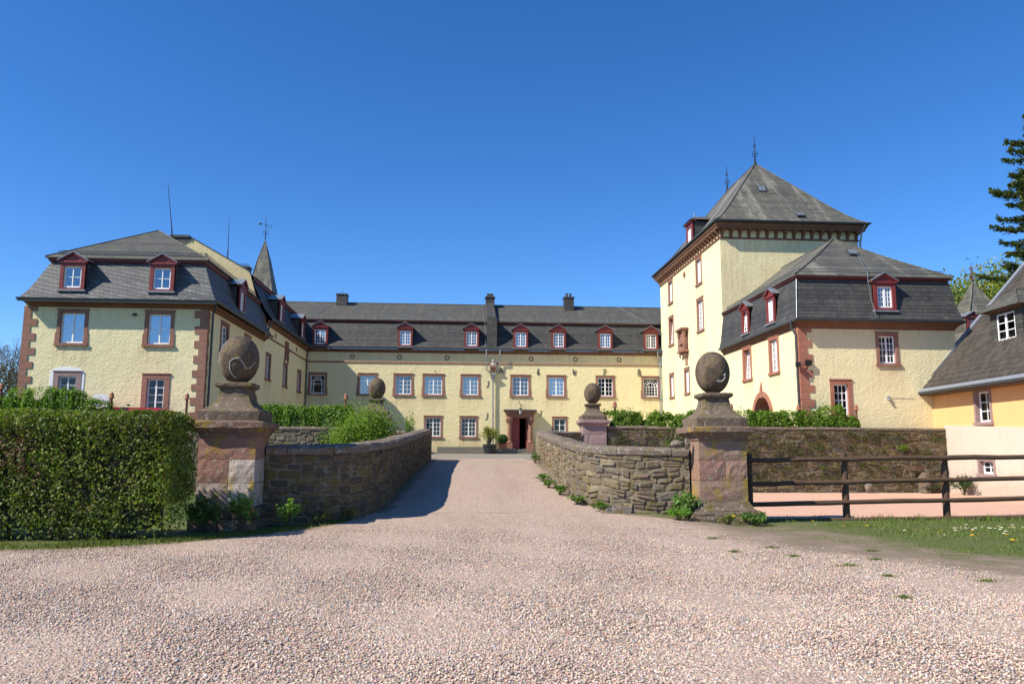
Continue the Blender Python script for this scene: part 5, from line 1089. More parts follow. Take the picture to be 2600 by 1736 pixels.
t = thing('van', 'bright red van parked before the left pavilion, only its roof showing over the hedge', 'van', (-14.2, 37.85, 1.25))
c = MB(); bx0, bx1, by0, by1 = -16.6, -12.75, 37.1, 38.6
prof = [(bx0, 1.55), (bx0, 2.4), (bx0+.12, 3.35), (bx0+.35, 3.52), (bx1-1.0, 3.5), (bx1-.75, 3.42), (bx1-.35, 2.65), (bx1-.02, 2.35), (bx1, 1.6)]
for (a, za), (b, zb_) in zip(prof, prof[1:]): c.poly([(a, by0+.06*(za > 3), za), (b, by0+.06*(zb_ > 3), zb_), (b, by1-.06*(zb_ > 3), zb_), (a, by1-.06*(za > 3), za)])
for y in (by0, by1): c.poly([(x, y+(.06 if y == by0 else -.06)*(z > 3), z) for x, z in prof])
c.poly([(bx0, by0, 1.55), (bx1, by0, 1.6), (bx1, by1, 1.6), (bx0, by1, 1.55)]); c.build('body', 'car', t)
c = MB()
for y in (by0-.006, by1+.006): 
    for a, b in ((bx0+.4, bx0+1.5), (bx0+1.6, bx1-1.1)): c.box((a, y-.004, 2.65), (b, y+.004, 3.2))
c.build('side_window', 'glassd', t)
c = MB(); c.poly([(bx1-.72, by0+.12, 3.38), (bx1-.36, by0+.1, 2.7), (bx1-.36, by1-.1, 2.7), (bx1-.72, by1-.12, 3.38)]); c.v = [(x+.02, y, z+.02) for x, y, z in c.v]; c.build('windscreen', 'dark', t)
for x in (bx0+.7, bx1-.75):
    for y in (by0+.02, by1-.22):
        c = MB(); c.tube([(x, y, 1.53), (x, y+.2, 1.53)], .31, 16); w_ = c.build('wheel', 'tyre', t)
        c = MB(); c.tube([(x, y-.01, 1.53), (x, y+.21, 1.53)], .18, 12); c.build('rim', 'zinc', w_)

def rockmesh(r, seed, sq=(1, 1, .7), n=2):
    import bmesh
    bm = bmesh.new(); bmesh.ops.create_icosphere(bm, subdivisions=n, radius=1); rr = random.Random(seed)
    dirs = [(Vector((rr.gauss(0, 1), rr.gauss(0, 1), rr.gauss(0, 1))).normalized(), rr.uniform(.62, .95)) for _ in range(11)]
    for v in bm.verts:
        for d_, k in dirs:
            e = v.co.dot(d_)
            if e > k: v.co -= d_*(e-k)
        v.co = Vector((v.co.x*sq[0], v.co.y*sq[1], v.co.z*sq[2]))*r
    m = MB(); m.add([tuple(v.co) for v in bm.verts], [tuple(w_.index for w_ in f.verts) for f in bm.faces], 0, (.18, .155, .13)); bm.free(); return m
def rock(name, label, cat, loc, r, seed, sq, mat='rubble', rot=0):
    m = rockmesh(r, seed, sq); o = m.build(name, mat, None); o.location = loc; o.rotation_euler = (0, 0, rot); return tag(o, label, cat)
rock('boulder', 'flat grey boulder lying against the foot of the right parapet', 'boulder', (3.72, 18.28, .14), .36, 3, (1.25, .7, .55))
rock('stone_fragment', 'broken pink stone fragment lying on the parapet coping beside the right pillar', 'stone', (5.05, 17.86, 1.72), .15, 8, (1.3, .8, .75), 'coping', .3)
rock('stone_fragment', 'small upright stone shard on the parapet coping touching the right pillar', 'stone', (5.26, 17.84, 1.73), .11, 12, (.7, .8, 1.3), 'coping')
rock('stump_stone', 'pale weathered stone leaning against the retaining wall behind the fence', 'stone', (19.3, 36.2, -.05), .3, 21, (.7, .6, 1.2), 'coping')
t = thing('stone_bollard', 'old grey stone stub post standing before the retaining wall near the white house', 'bollard', (22.0, 36.1, -.3))
c = MB(); c.lathe((22.0, 36.1, -.35), [(.3, 0), (.29, .5), (.26, .95), (.22, 1.05)], 10); c.build('shaft', 'capstone', t); c = MB(); c.box((21.5, 35.95, .78), (21.95, 36.35, 1.0)); c.build('broken_top', 'wood', t)

t = thing('stone_steps', 'low grey stone platform and steps along the foot of the main facade', 'steps', (1, 63, 1.45))
c = MB(); c.box((-3.2, 61.6, 1.3), (6.9, 63.98, 1.56)); c.build('step', 'kerb', t)
c = MB(); x = -1.6
while x < 3.9: w_ = random.uniform(.9, 1.5); e = min(x+w_, 3.95); c.box((x+.01, 62.55+random.uniform(0, .04), 1.55), (e-.01, 63.2, 1.98+random.uniform(-.03, .02))); x = e
c.build('stone_block', 'kerb', t)
c = MB(); c.box((2.7, 62.0, 1.55), (4.55, 62.55, 1.86)); c.box((4.3, 62.9, 1.55), (6.5, 63.7, 1.62)); c.build('step', 'kerb', t)

# ================================================================== VEGETATION
GREEN = [(.105, .20, .016), (.155, .27, .022), (.06, .125, .012), (.20, .295, .034)]
def shell_box(n, x0, x1, y0, y1, z0, z1, depth, round_=.25, faces=(1, 1, 1, 1, 1)):
    """points in the outer shell of a rounded hedge block, with outward normals"""
    A_ = np.array([(x1-x0)*(z1-z0)*faces[0], (x1-x0)*(z1-z0)*faces[1], (y1-y0)*(z1-z0)*faces[2], (y1-y0)*(z1-z0)*faces[3], (x1-x0)*(y1-y0)*faces[4]], float)
    k = RNG.choice(5, n, p=A_/A_.sum()); u, v = RNG.random(n), RNG.random(n); P = np.zeros((n, 3)); N = np.zeros((n, 3)); dd = depth*RNG.random(n)**1.6
    X = x0+(x1-x0)*u; Yv = y0+(y1-y0)*u; Zv = z0+(z1-z0)*v
    for i, (m_, nn) in enumerate((((k == 0), (0, -1, 0)), ((k == 1), (0, 1, 0)), ((k == 2), (-1, 0, 0)), ((k == 3), (1, 0, 0)), ((k == 4), (0, 0, 1)))):
        N[m_] = nn
        if i < 2: P[m_] = np.stack([X[m_], np.full(m_.sum(), y0 if i == 0 else y1), Zv[m_]], 1)
        elif i < 4: P[m_] = np.stack([np.full(m_.sum(), x0 if i == 2 else x1), Yv[m_], Zv[m_]], 1)
        else: P[m_] = np.stack([X[m_], y0+(y1-y0)*v[m_], np.full(m_.sum(), z1)], 1)
    P = P-N*dd[:, None]
    # round the vertical and top edges
    cx, cy, cz = (x0+x1)/2, (y0+y1)/2, z1
    for ax, lo, hi in ((0, x0, x1), (1, y0, y1)):
        e = np.clip((round_-np.minimum(P[:, ax]-lo, hi-P[:, ax]))/round_, 0, 1)
        P[:, 2] -= (e**2)*round_*.55*np.clip((P[:, 2]-(z1-round_*1.5))/(round_*1.5), 0, 1)
    return P, N
def wobble(P, amp, f):
    return amp*(np.sin(P[:, 0]*f+P[:, 2]*f*.7+1.3)+np.sin(P[:, 2]*f*1.4-P[:, 1]*f*.8+P[:, 0]*f*.37)+.7*np.sin(P[:, 0]*f*2.3+P[:, 1]*2.1))/2.7
def add_core(name, x0, x1, y0, y1, z0, z1, parent, col=(.035, .04, .012)):  # solid dark block inside the leaves, shade of the gaps put into its colour
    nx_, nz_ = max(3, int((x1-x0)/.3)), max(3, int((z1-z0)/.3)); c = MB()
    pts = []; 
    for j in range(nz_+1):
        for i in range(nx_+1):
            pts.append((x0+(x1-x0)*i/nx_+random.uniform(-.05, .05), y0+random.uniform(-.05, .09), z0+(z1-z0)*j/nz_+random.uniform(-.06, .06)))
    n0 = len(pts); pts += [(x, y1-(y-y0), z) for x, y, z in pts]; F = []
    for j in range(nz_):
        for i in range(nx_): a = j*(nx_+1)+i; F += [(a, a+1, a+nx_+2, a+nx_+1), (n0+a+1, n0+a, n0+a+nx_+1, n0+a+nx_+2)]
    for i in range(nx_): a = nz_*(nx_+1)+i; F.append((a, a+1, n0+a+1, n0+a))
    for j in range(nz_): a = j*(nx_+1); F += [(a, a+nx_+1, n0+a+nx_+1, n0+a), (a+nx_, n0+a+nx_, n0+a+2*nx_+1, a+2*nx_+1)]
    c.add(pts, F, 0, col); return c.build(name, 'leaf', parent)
def twigs(mb, n, x0, x1, y0, y1, z0, z1, ln=.5, r=.006, col=(.09, .065, .045)):
    for _ in range(n):
        p = Vector((random.uniform(x0, x1), random.uniform(y0, y1), random.uniform(z0, z1))); d_ = Vector((random.gauss(0, .6), random.gauss(0, .4), random.uniform(.2, 1))).normalized()
        mb.tube([p, p+d_*ln*.5+Vector((random.uniform(-.05, .05),)*3), p+d_*ln], [r, r*.8, r*.4], 4, cap=False, col=col)
# --- the big clipped hornbeam hedge
t = thing('clipped_hedge', 'big square clipped hornbeam hedge filling the left foreground', 'hedge', (-10, 14.6, 0))
hx0, hx1, hy0, hy1, hz = -16.5, -4.92, 13.95, 15.35, 2.22
add_core('dark_core', hx0+.3, hx1-.4, hy0+.34, hy1-.3, .15, hz-.3, t)
P, N = shell_box(92000, hx0, hx1, hy0, hy1, .05, hz, .34, .22, (1.35, .45, .3, 1.6, 1.1))
P[:, 1] += (wobble(P, .07, 2.6)+wobble(P, .05, 8.1))*(N[:, 1] < 0); P[:, 2] += wobble(P, .03, 3.1)*(N[:, 2] > 0); P[:, 0] += wobble(P, .08, 2.9)*(N[:, 0] > 0)
# foot of the hedge is thinner and the near right corner is open below
keep = (RNG.random(len(P)) < np.clip(.55+P[:, 2]*1.5, 0, 1)) & ~((P[:, 0] > hx1-.75) & (P[:, 2] < .62) & (RNG.random(len(P)) < .75))
gapn = np.sin(P[:, 0]*3.7+P[:, 2]*2.1)+np.sin(P[:, 0]*1.9-P[:, 2]*4.4+2)+np.sin(P[:, 0]*7.9+P[:, 2]*6.3); keep &= ~((gapn < -1.15) & (RNG.random(len(P)) < .62) & (N[:, 1] < 0))
P, N = P[keep], N[keep]; out = RNG.random(len(P)) < .025; P[out] += N[out]*RNG.uniform(.02, .14, (out.sum(), 1)); n = len(P)
hi = np.clip((P[:, 2]-1.2)/1.1, 0, 1)[:, None]; tone = (np.sin(P[:, 0]*1.3+P[:, 2]*2.7)+np.sin(P[:, 0]*3.1-P[:, 2]*1.9))[:, None]
C = pal(n, [(.105, .15, .016), (.14, .18, .022), (.07, .108, .012), (.155, .165, .026), (.12, .08, .028)], [.33, .25, .2, .16, .06])
cl_ = np.sin(P[:, 0]*11.3+np.sin(P[:, 2]*7.1)*2)*np.sin(P[:, 2]*12.7+np.sin(P[:, 0]*5.3)*2); C = C*(1+.12*tone)*(1+.25*cl_[:, None])*1.08; red = (np.exp(-((P[:, 0]+7.7)**2/.5+(P[:, 2]-1.55)**2/.12))+.7*np.exp(-((P[:, 0]+7.2)**2/.2+(P[:, 2]-1.05)**2/.05)))*RNG.random(n) > .42; C[red] = pal(int(red.sum()), [(.13, .045, .03), (.16, .10, .07), (.10, .05, .02)])
V, F, C2 = leaves(P, .055, C, N, .3, .68, .22); np_mesh('foliage', V, F, C2, 'leaf', t)
c = MB(); twigs(c, 420, hx0, hx1-.1, hy0+.02, hy0+.3, .3, 2.1, .4, .005); 
for x in np.arange(hx0+.3, hx1, .42): c.tube([(x, 14.6+random.uniform(-.2, .2), -.05), (x+random.uniform(-.1, .1), 14.6, .7), (x+random.uniform(-.2, .2), 14.6, 1.8)], [.035, .028, .012], 6, col=(.10, .08, .06))
c.build('stem', 'leaf', t)
# --- terrace hedges
def hedge(label, x0, x1, y0, y1, z0, z1, n, lump=.16, cols=GREEN, size=.10, group='hedges along the terrace'):
    t_ = thing('clipped_hedge', label, 'hedge', ((x0+x1)/2, (y0+y1)/2, z0), group); rr = random.Random(int(x0*10)+77); c = MB(); x = x0+.35; L_ = []
    while x < x1-.2:
        rx = rr.uniform(.55, 1.1); h = (z1-z0)*rr.uniform(.86, 1.05); yy = (y0+y1)/2+rr.uniform(-.06, .06); L_.append((min(x, x1-.45), yy, rx, .36+rr.uniform(-.04, .1), h)); x += rr.uniform(.45, .75)
    for (x, yy, rx, ry, h) in L_:
        c.lathe((x, yy, z0), [(rx*.3, 0), (rx*.45, h*.3), (rx*.5, h*.55), (rx*.45, h*.72), (rx*.15, h*.86)], 8, 0, (.06, .11, .014))  # darker inner lump, shade behind the leaves put into its green
        for k in range(3): c.tube([(x+rr.uniform(-.2, .2), yy, z0-.1), (x+rr.uniform(-.3, .3), yy-.1, z0+h*.5)], .02, 4, col=(.08, .06, .04))
    c.build('dark_core', 'leaf', t_)
    n = int(n*5.2); k = RNG.integers(0, len(L_), n); A_ = np.array(L_)[k]; D = RNG.normal(size=(n, 3)); D /= np.linalg.norm(D, axis=1)[:, None]; D[:, 1] = np.where(RNG.random(n) < .55, -np.abs(D[:, 1]), D[:, 1])
    D += .12*np.sin(A_[:, :1]*7+D*5.3+np.array([0, 1, 2])); sg = np.sign(D)*np.abs(D)**.62; r_ = RNG.uniform(.88, 1.05, (n, 1)); P = np.stack([A_[:, 0], A_[:, 1], z0+A_[:, 4]*.55], 1)+sg*r_*np.stack([A_[:, 2], A_[:, 3]+.08, A_[:, 4]*.45], 1)
    top = (D[:, 2] > .55) & (RNG.random(n) < .05); P[top, 2] += RNG.uniform(.03, .22, top.sum())
    V, F, C2 = leaves(P, size, pal(n, cols), D, .45, .55, .25); np_mesh('foliage', V, F, C2, 'leaf', t_); return t_
hedge('bright laurel hedge on the terrace between the inner right pillar and the tower foot', 7.3, 12.75, 36.72, 37.35, 1.25, 3.52, 6500)
hedge('bright laurel hedge in front of the gateway arch, left of the red corner stones', 13.35, 16.3, 36.72, 37.35, 1.25, 3.55, 3800, .2)
hedge('bright laurel hedge under the lower window of the right pavilion', 16.55, 19.3, 36.72, 37.35, 1.25, 3.72, 3600, .1)
hedge('bright laurel hedge in front of the shaded courtyard corner, left of the leafy bush', -8.9, -4.85, 36.72, 37.4, 1.25, 3.75, 5200, .14)
hedge('dark leaved terrace hedge above the far left end of the big hornbeam hedge', -22, -16.2, 36.72, 37.4, 1.25, 4.2, 6800, .18)
def bush(name, label, cat, x, y, z0, rx, ry, h, n, size, cols, group=None, stems=14, mat='leaf', droop=0, open_=.35, spr=.55):
    t_ = thing(name, label, cat, (x, y, z0), group); c = MB(); tips = []
    for k in range(stems):
        a = 2*pi*k/stems+random.uniform(-.3, .3); r_ = random.uniform(.25, 1)
        ex, ey, ez = x+rx*r_*cos(a)*.85, y+ry*r_*sin(a)*.85, z0+h*(1-.45*r_**2)*random.uniform(.8, 1)
        mid = (x+(ex-x)*spr*.6, y+(ey-y)*spr*.6, z0+(ez-z0)*.55); c.tube([(x+random.uniform(-.08, .08)*rx, y+random.uniform(-.08, .08)*ry, z0-.1), mid, (ex, ey, ez)], [.018*h**.5, .012*h**.5, .004], 5, col=(.10, .085, .05)); tips.append((mid, (ex, ey, ez)))
    c.build('stem', 'leaf', t_)
    m_ = np.array([tt[0] for tt in tips]); e_ = np.array([tt[1] for tt in tips]); k = RNG.integers(0, len(tips), n); f = RNG.random(n)**.6
    P = m_[k]+(e_[k]-m_[k])*f[:, None]*1.05; sp = open_*np.array([rx, ry, h*.6])*.55; P = P+RNG.normal(size=(n, 3))*sp*.6; P[:, 2] = np.maximum(P[:, 2], z0+.02)
    V, F, C2 = leaves(P, size, pal(n, cols), None, .5, .5, .25); np_mesh('foliage', V, F, C2, mat, t_); return t_
LIME = [(.17, .27, .026), (.22, .32, .036), (.11, .19, .02), (.26, .34, .06)]
bush('leafy_bush', 'loose light green bush growing up behind the left parapet, hiding a pillar', 'bush', -3.95, 34.6, .2, 1.8, .95, 3.4, 17000, .085, LIME, None, 40, open_=.42)
bush('leafy_sprig', 'upright leafy shoot at the right side of the loose green bush', 'bush', -2.15, 34.9, .4, .45, .4, 3.0, 900, .08, LIME, None, 7, open_=.35)
bush('wall_shrub', 'low bramble at the foot of the white house wall behind the fence', 'shrub', 22.9, 34.6, -.28, .5, .9, .95, 900, .09, [(.03, .07, .015), (.05, .1, .02), (.02, .045, .01)], None, 12)
bush('wall_shrub', 'low weeds along the retaining wall foot beside the stone stub', 'shrub', 22.3, 35.9, -.28, .9, .3, .45, 500, .07, [(.05, .07, .02), (.06, .05, .03), (.03, .05, .01)], None, 12)
bush('wall_fern', 'single bright green tuft sprouting high from the retaining wall near the white house', 'fern', 21.2, 36.38, 1.55, .42, .16, .5, 220, .09, LIME, None, 7)
# withered and green tufts clinging to the wall joints (uncountable)
n = 12000; P = np.stack([7.1+16.2*RNG.random(n), 36.44-.07*RNG.random(n), -.2+2.8*RNG.random(n)], 1); cl = np.stack([7.1+16.2*RNG.random(420), np.full(420, 36.43), .0+2.6*RNG.random(420)**.8], 1)
k = RNG.integers(0, 420, n); P = cl[k]+RNG.normal(size=(n, 3))*np.array([.12, .03, .06]); P[:, 1] = np.minimum(P[:, 1], 36.47)
cc = np.array([(.07, .085, .02), (.13, .09, .045), (.05, .07, .015), (.10, .075, .04), (.10, .15, .02)])[RNG.integers(0, 5, 420)]
V, F, C2 = leaves(P, .085, cc[k]*RNG.uniform(.7, 1.3, (n, 1)), None, -.4, .3, .1); o = np_mesh('wall_growth', V, F, C2, 'leaf'); tag(o, 'withered and green tufts growing in the joints of the retaining wall', 'wall plants', None, 'stuff')

# --- weeds at the pillar feet
def weed(label, x, y, r, h, n, cols, size=.07, cat='weed', grp='weeds at the pillar feet', stems=9): bush('weed_plant', label, cat, x, y, float(zroad(x, y)), r, r*.9, h*.8, int(n*1.15), size*1.05, [tuple(q*1.35 for q in c_) for c_ in cols], grp, stems, open_=.4)
DKG = [(.04, .085, .015), (.06, .12, .02), (.03, .06, .012)]
weed('dark leafy weed in the shade at the left pillar foot next to the hedge', -4.75, 15.45, .42, .85, 420, DKG, .085)
weed('lobed green celandine with a yellow bloom before the left pillar', -4.05, 15.45, .34, .95, 300, [(.075, .15, .025), (.1, .19, .03)], .085)
weed('upright pale green weed at the corner where left pillar meets parapet', -3.3, 16.1, .26, .75, 260, [(.10, .18, .03), (.13, .2, .035)], .075)
weed('low reddish green weed at the foot of the left parapet', -2.75, 16.6, .26, .32, 170, [(.11, .12, .03), (.09, .13, .03), (.14, .10, .04)], .06)
weed('small yellowish weed near the bend of the left parapet', -2.25, 17.05, .22, .34, 160, [(.13, .15, .03), (.10, .13, .03), (.13, .09, .04)], .06)
weed('tall grassy weed between right parapet and pillar', 5.15, 17.55, .38, .75, 520, [(.08, .15, .03), (.10, .19, .03), (.13, .16, .06)], .10, stems=16)
weed('bright mossy clump just left of the right pillar plinth', 4.85, 17.2, .42, .32, 520, [(.10, .20, .02), (.07, .15, .015)], .06)
weed('bushy herb growing against the front right of the right pillar plinth', 6.45, 17.0, .42, .38, 480, [(.06, .12, .02), (.08, .15, .025), (.10, .12, .04)], .07)
weed('thin herb in front of the right pillar plinth centre', 5.85, 16.9, .26, .3, 220, [(.09, .14, .025), (.12, .12, .03)], .055)
for i, (x, y) in enumerate(((2.72, 21.0), (2.62, 22.6), (2.66, 24.4), (2.95, 19.4), (3.3, 33.5), (3.35, 18.35))):
    lab = ['grass tuft at the foot of the right parapet, second from the bend', 'grass tuft midway along the right parapet foot', 'grass tuft along the right parapet, fourth from the bend', 'grass tuft exactly at the bend of the right parapet', 'reddish green weed at the far end of the right parapet', 'tiny weed beside the grey boulder'][i]
    bush('weed_plant', lab, 'weed', x, y, float(zdrive(y)), .3 if i < 4 else .25, .35, .26 if i != 4 else .5, 240, .075, [(.09, .17, .02), (.07, .14, .015), (.12, .18, .03)], 'tufts along the right parapet', 10)

# --- grass blades
def blades(P, h, w, cols, lean=.35):
    n = len(P); a = RNG.random(n)*2*pi; d = np.stack([np.cos(a), np.sin(a), np.zeros(n)], 1); hh = (h*RNG.uniform(.5, 1.4, n))[:, None]; b = RNG.random(n)*2*pi; l = np.stack([np.cos(b), np.sin(b), np.zeros(n)], 1)*lean*RNG.random((n, 1))
    up = np.array([[0, 0, 1.0]]); p0 = P-d*w*.5; p1 = P+d*w*.5; m0 = P+(up+l*.5)*hh*.6-d*w*.35; m1 = P+(up+l*.5)*hh*.6+d*w*.35; tp = P+(up*.95+l*1.3)*hh
    V = np.stack([p0, p1, m1, m0, tp], 1).reshape(-1, 3); i = np.arange(n)*5; F = np.stack([np.stack([i, i+1, i+2], 1), np.stack([i, i+2, i+3], 1), np.stack([i+3, i+2, i+4], 1)], 1).reshape(-1, 3); return V, F, np.repeat(cols, 3, 0)
GR = [(.11, .18, .026), (.14, .215, .032), (.085, .135, .02), (.17, .195, .045), (.21, .19, .09)]
n = 90000; X = RNG.uniform(5.0, 17, n); Y = RNG.uniform(7.2, 18.75, n); d_ = X-gedge(Y); z_ = np.sin(X*2.1+Y*1.3)+np.sin(X*1.1-Y*2.7)+.8*np.sin(X*4.3+Y*3.9)
keep = (RNG.random(n) < np.maximum(smooth(-.8, 1.6, d_+.5*z_), .10*smooth(-3.4, -.3, d_+.6*z_)*(z_ > .4))) & (RNG.random(n) < np.clip(.5+.3*z_, .05, 1)); keep &= ~((np.abs(X-5.98) < .8) & (Y > 17.2))
P = np.stack([X, Y, zroad(X, Y)-.004], 1)[keep]; tall = (.03+.03*smooth(.3, 1.6, P[:, 0]-gedge(P[:, 1]))+.09*smooth(17.6, 18.5, P[:, 1]))*(.75+.35*np.sin(P[:, 0]*5.3+P[:, 1]*3.1)*np.sin(P[:, 0]*2.2-P[:, 1]*4.7))
V, F, C2 = blades(P, tall, .012, pal(len(P), GR), .5); o = np_mesh('grass', V, F, C2, 'grass'); tag(o, 'short flowery grass verge between gravel drive and paddock fence', 'grass', None, 'stuff')
n = 26000; X = RNG.uniform(-13, -1.9, n); hl = np.interp(X, [-14, -9, -6.3, -4.7, -3.1, -2.3, -1.9], [12.6, 12.7, 13.35, 14.1, 15.9, 17.3, 19.5]); Y = hl+RNG.normal(.12, .3, n); z_ = np.sin(X*4.1+Y)+np.sin(X*1.7-Y*2)
keep = RNG.random(n) < np.clip(.5+.3*z_, .05, 1); P = np.stack([X, Y, zroad(X, Y)-.004], 1)[keep]
V, F, C2 = blades(P, .05, .012, pal(len(P), [(.11, .15, .02), (.14, .17, .03), (.08, .12, .015), (.15, .13, .04)]), .7); o = np_mesh('grass', V, F, C2, 'grass'); tag(o, 'thin mossy grass strip along the foot of hedge and left parapet', 'grass', None, 'stuff')
for i, (x, y, r, lab) in enumerate(((5.10, 12.73, .15, 'flat green tuft in the gravel, largest of those nearest the right pillar'), (5.33, 10.66, .2, 'bright green tuft alone in open gravel right of centre'), (6.02, 11.21, .13, 'small green tuft in the gravel close to the verge edge'), (5.0, 11.66, .1, 'tiny green tuft in the gravel between two larger ones'), (5.36, 9.72, .13, 'small green tuft nearest the camera on the dusty gravel'), (4.73, 8.29, .1, 'dark little tuft far out in the gravel near the front'), (4.55, 14.0, .14, 'low tuft in the gravel in front of the right pillar'), (6.35, 9.3, .17, 'dull green tuft on the muddy gravel by the right edge'), (4.3, 12.2, .09, 'tiny moss speck in the gravel left of the other tufts'), (6.5, 12.2, .12, 'small tuft just off the verge edge below the first fence post'))):
    n = 150; a = RNG.random(n)*2*pi; q = r*.85*RNG.random(n)**1.1*(1+.35*np.sin(a*3+x*9)); P = np.stack([x+q*np.cos(a)*1.2, y+q*np.sin(a)*.8, zroad(x, y)+0*q], 1); V, F, C2 = blades(P, .032, .009, pal(n, [(.10, .15, .026), (.13, .17, .03), (.15, .15, .05)]), 1.0)
    o = np_mesh('grass_tuft', V, F, C2, 'grass', None, (x, y, float(zroad(x, y)))); tag(o, lab, 'grass tuft', 'tufts in the gravel')

# --- flowers
def flower_mesh(kind):
    m = MB(); 
    if kind == 'dandelion':
        m.tube([(0, 0, 0), (.008, 0, .06), (.012, .004, .115)], .003, 5, 1, col=(.12, .18, .04))
        for r_, z, k in ((.026, .118, 13), (.018, .124, 11), (.009, .128, 8)):
            for i in range(k): a = 2*pi*i/k; b = a+2*pi/k*.75; m.poly([(.012, .004, z-.006), (.012+r_*cos(a), .004+r_*sin(a), z), (.012+r_*cos(b), .004+r_*sin(b), z)], 0)
    else:
        m.tube([(0, 0, 0), (.004, 0, .07)], .002, 4, 1, col=(.12, .18, .04))
        for i in range(12): a = 2*pi*i/12; b = a+.4; m.poly([(.004, 0, .07), (.004+.018*cos(a), .018*sin(a), .073), (.004+.018*cos(b), .018*sin(b), .073)], 0)
        m.lathe((.004, 0, .07), [(.006, 0), (.005, .005)], 6, 2)
    return m
def field(kind, pts, label, cat, grp, mats):
    first = flower_mesh(kind).build(kind, mats)
    for i, (x, y) in enumerate(pts):
        o = first if i == 0 else first.copy()
        if i: COL.objects.link(o)
        o.location = (x, y, float(zroad(x, y))); s_ = random.uniform(.9, 1.7); o.scale = (s_,)*3; o.rotation_euler = (random.uniform(-.25, .25), random.uniform(-.25, .25), random.uniform(0, 6.28)); tag(o, label, cat, grp)
dpts = [(7.2, 15.9), (7.55, 15.2), (7.9, 14.9), (8.0, 14.85), (8.5, 14.2), (8.65, 13.9), (8.7, 14.0), (9.0, 13.4), (9.05, 13.5), (9.15, 13.45), (9.5, 13.3), (9.6, 13.4), (9.9, 13.2), (10.0, 13.3), (10.05, 13.15), (10.15, 13.2), (10.4, 13.9), (10.5, 14.0), (10.9, 14.3), (11.0, 14.1), (11.1, 14.2), (11.5, 14.4), (8.9, 12.3), (9.7, 12.1), (11.6, 13.6), (12.2, 14.4), (6.0, 16.75), (5.9, 16.8)]
field('dandelion', dpts, 'yellow dandelion in the grass verge by the paddock fence', 'dandelion', 'dandelions in the verge', ['petal_y', 'grass'])
wpts = []
for (cx, cy, k, s_) in ((7.2, 16.3, 8, .15), (10.1, 15.0, 22, .35), (11.4, 14.9, 45, .7), (12.6, 14.6, 45, .8), (10.8, 14.2, 18, .6), (8.9, 14.4, 6, .3)):
    for _ in range(k): wpts.append((cx+random.gauss(0, s_), cy+random.gauss(0, s_*.4)))
wpts = [(x, y) for x, y in wpts if x > gedge(y)+.15 and y < 18.2]
field('daisy', wpts, 'small white daisy in the grass verge by the paddock fence', 'daisy', 'daisies in the verge', ['petal_w', 'grass', 'petal_y'])
field('buttercup', [(-9.2, 12.95), (-8.75, 12.85), (-3.95, 15.35)], 'small yellow flower at the foot of the hedge and left pillar', 'flower', 'yellow flowers below the hedge', ['petal_y', 'grass'])

# --- loose pebbles lying on the drive
def pebbles(n, y0, y1, sz, hw_, octa=False):
    Y = np.sqrt(RNG.uniform(y0**2, y1**2, n)); X = RNG.uniform(-1, 1, n)*Y*hw_+Y*.07; w_ = wild(X, Y); k = (RNG.random(n) > w_*1.6) & (X < gedge(Y)-.2); k &= RNG.random(n) < 1-smooth(10.5, 18, Y); k &= (X > -1.9-3*(Y < 16.6)) & (X < 3.2+2*(Y < 17.5)) | (Y < 14); X, Y = X[k], Y[k]; n = len(X)
    ph = (1+5**.5)/2; ico = np.array([(-1, ph, 0), (1, ph, 0), (-1, -ph, 0), (1, -ph, 0), (0, -1, ph), (0, 1, ph), (0, -1, -ph), (0, 1, -ph), (ph, 0, -1), (ph, 0, 1), (-ph, 0, -1), (-ph, 0, 1)], float)/1.902
    fc = np.array([(0, 11, 5), (0, 5, 1), (0, 1, 7), (0, 7, 10), (0, 10, 11), (1, 5, 9), (5, 11, 4), (11, 10, 2), (10, 7, 6), (7, 1, 8), (3, 9, 4), (3, 4, 2), (3, 2, 6), (3, 6, 8), (3, 8, 9), (4, 9, 5), (2, 4, 11), (6, 2, 10), (8, 6, 7), (9, 8, 1)])
    if octa: ico = np.array([(1, 0, 0), (-1, 0, 0), (0, 1, 0), (0, -1, 0), (0, 0, 1), (0, 0, -1)], float); fc = np.array([(0, 2, 4), (2, 1, 4), (1, 3, 4), (3, 0, 4), (2, 0, 5), (1, 2, 5), (3, 1, 5), (0, 3, 5)])
    nv = len(ico); q = RNG.normal(size=(n, 4)); q /= np.linalg.norm(q, axis=1)[:, None]; w, x, y, z = q.T
    R = np.stack([1-2*(y*y+z*z), 2*(x*y-z*w), 2*(x*z+y*w), 2*(x*y+z*w), 1-2*(x*x+z*z), 2*(y*z-x*w), 2*(x*z-y*w), 2*(y*z+x*w), 1-2*(x*x+y*y)], 1).reshape(n, 3, 3)
    S = sz*RNG.uniform(.55, 1.3, (n, 1))*RNG.uniform([.8, .6, .45], [1.2, 1.0, .8], (n, 3))
    L = ico[None]*S[:, None]*RNG.uniform(.85, 1.15, (n, nv, 1)); Vv = np.einsum('nij,nkj->nki', R, L); Vv[:, :, 2] *= .75
    low = Vv[:, :, 2].min(1); Vv += np.stack([X, Y, zroad(X, Y)-low-sz*.25], 1)[:, None]
    F = (np.arange(n)*nv)[:, None, None]+fc[None]
    C = pal(n, [(.63, .475, .37), (.52, .37, .285), (.66, .555, .455), (.37, .27, .215), (.58, .375, .285), (.35, .305, .285), (.66, .50, .36), (.19, .155, .14), (.48, .44, .42)], None, .2)
    return Vv.reshape(-1, 3), F.reshape(-1, 3), np.repeat(C, len(fc), 0)
Va, Fa, Ca = pebbles(80000, 4.3, 8.5, .0112, .78); Vb, Fb, Cb = pebbles(190000, 8.5, 18, .0135, .62, True)
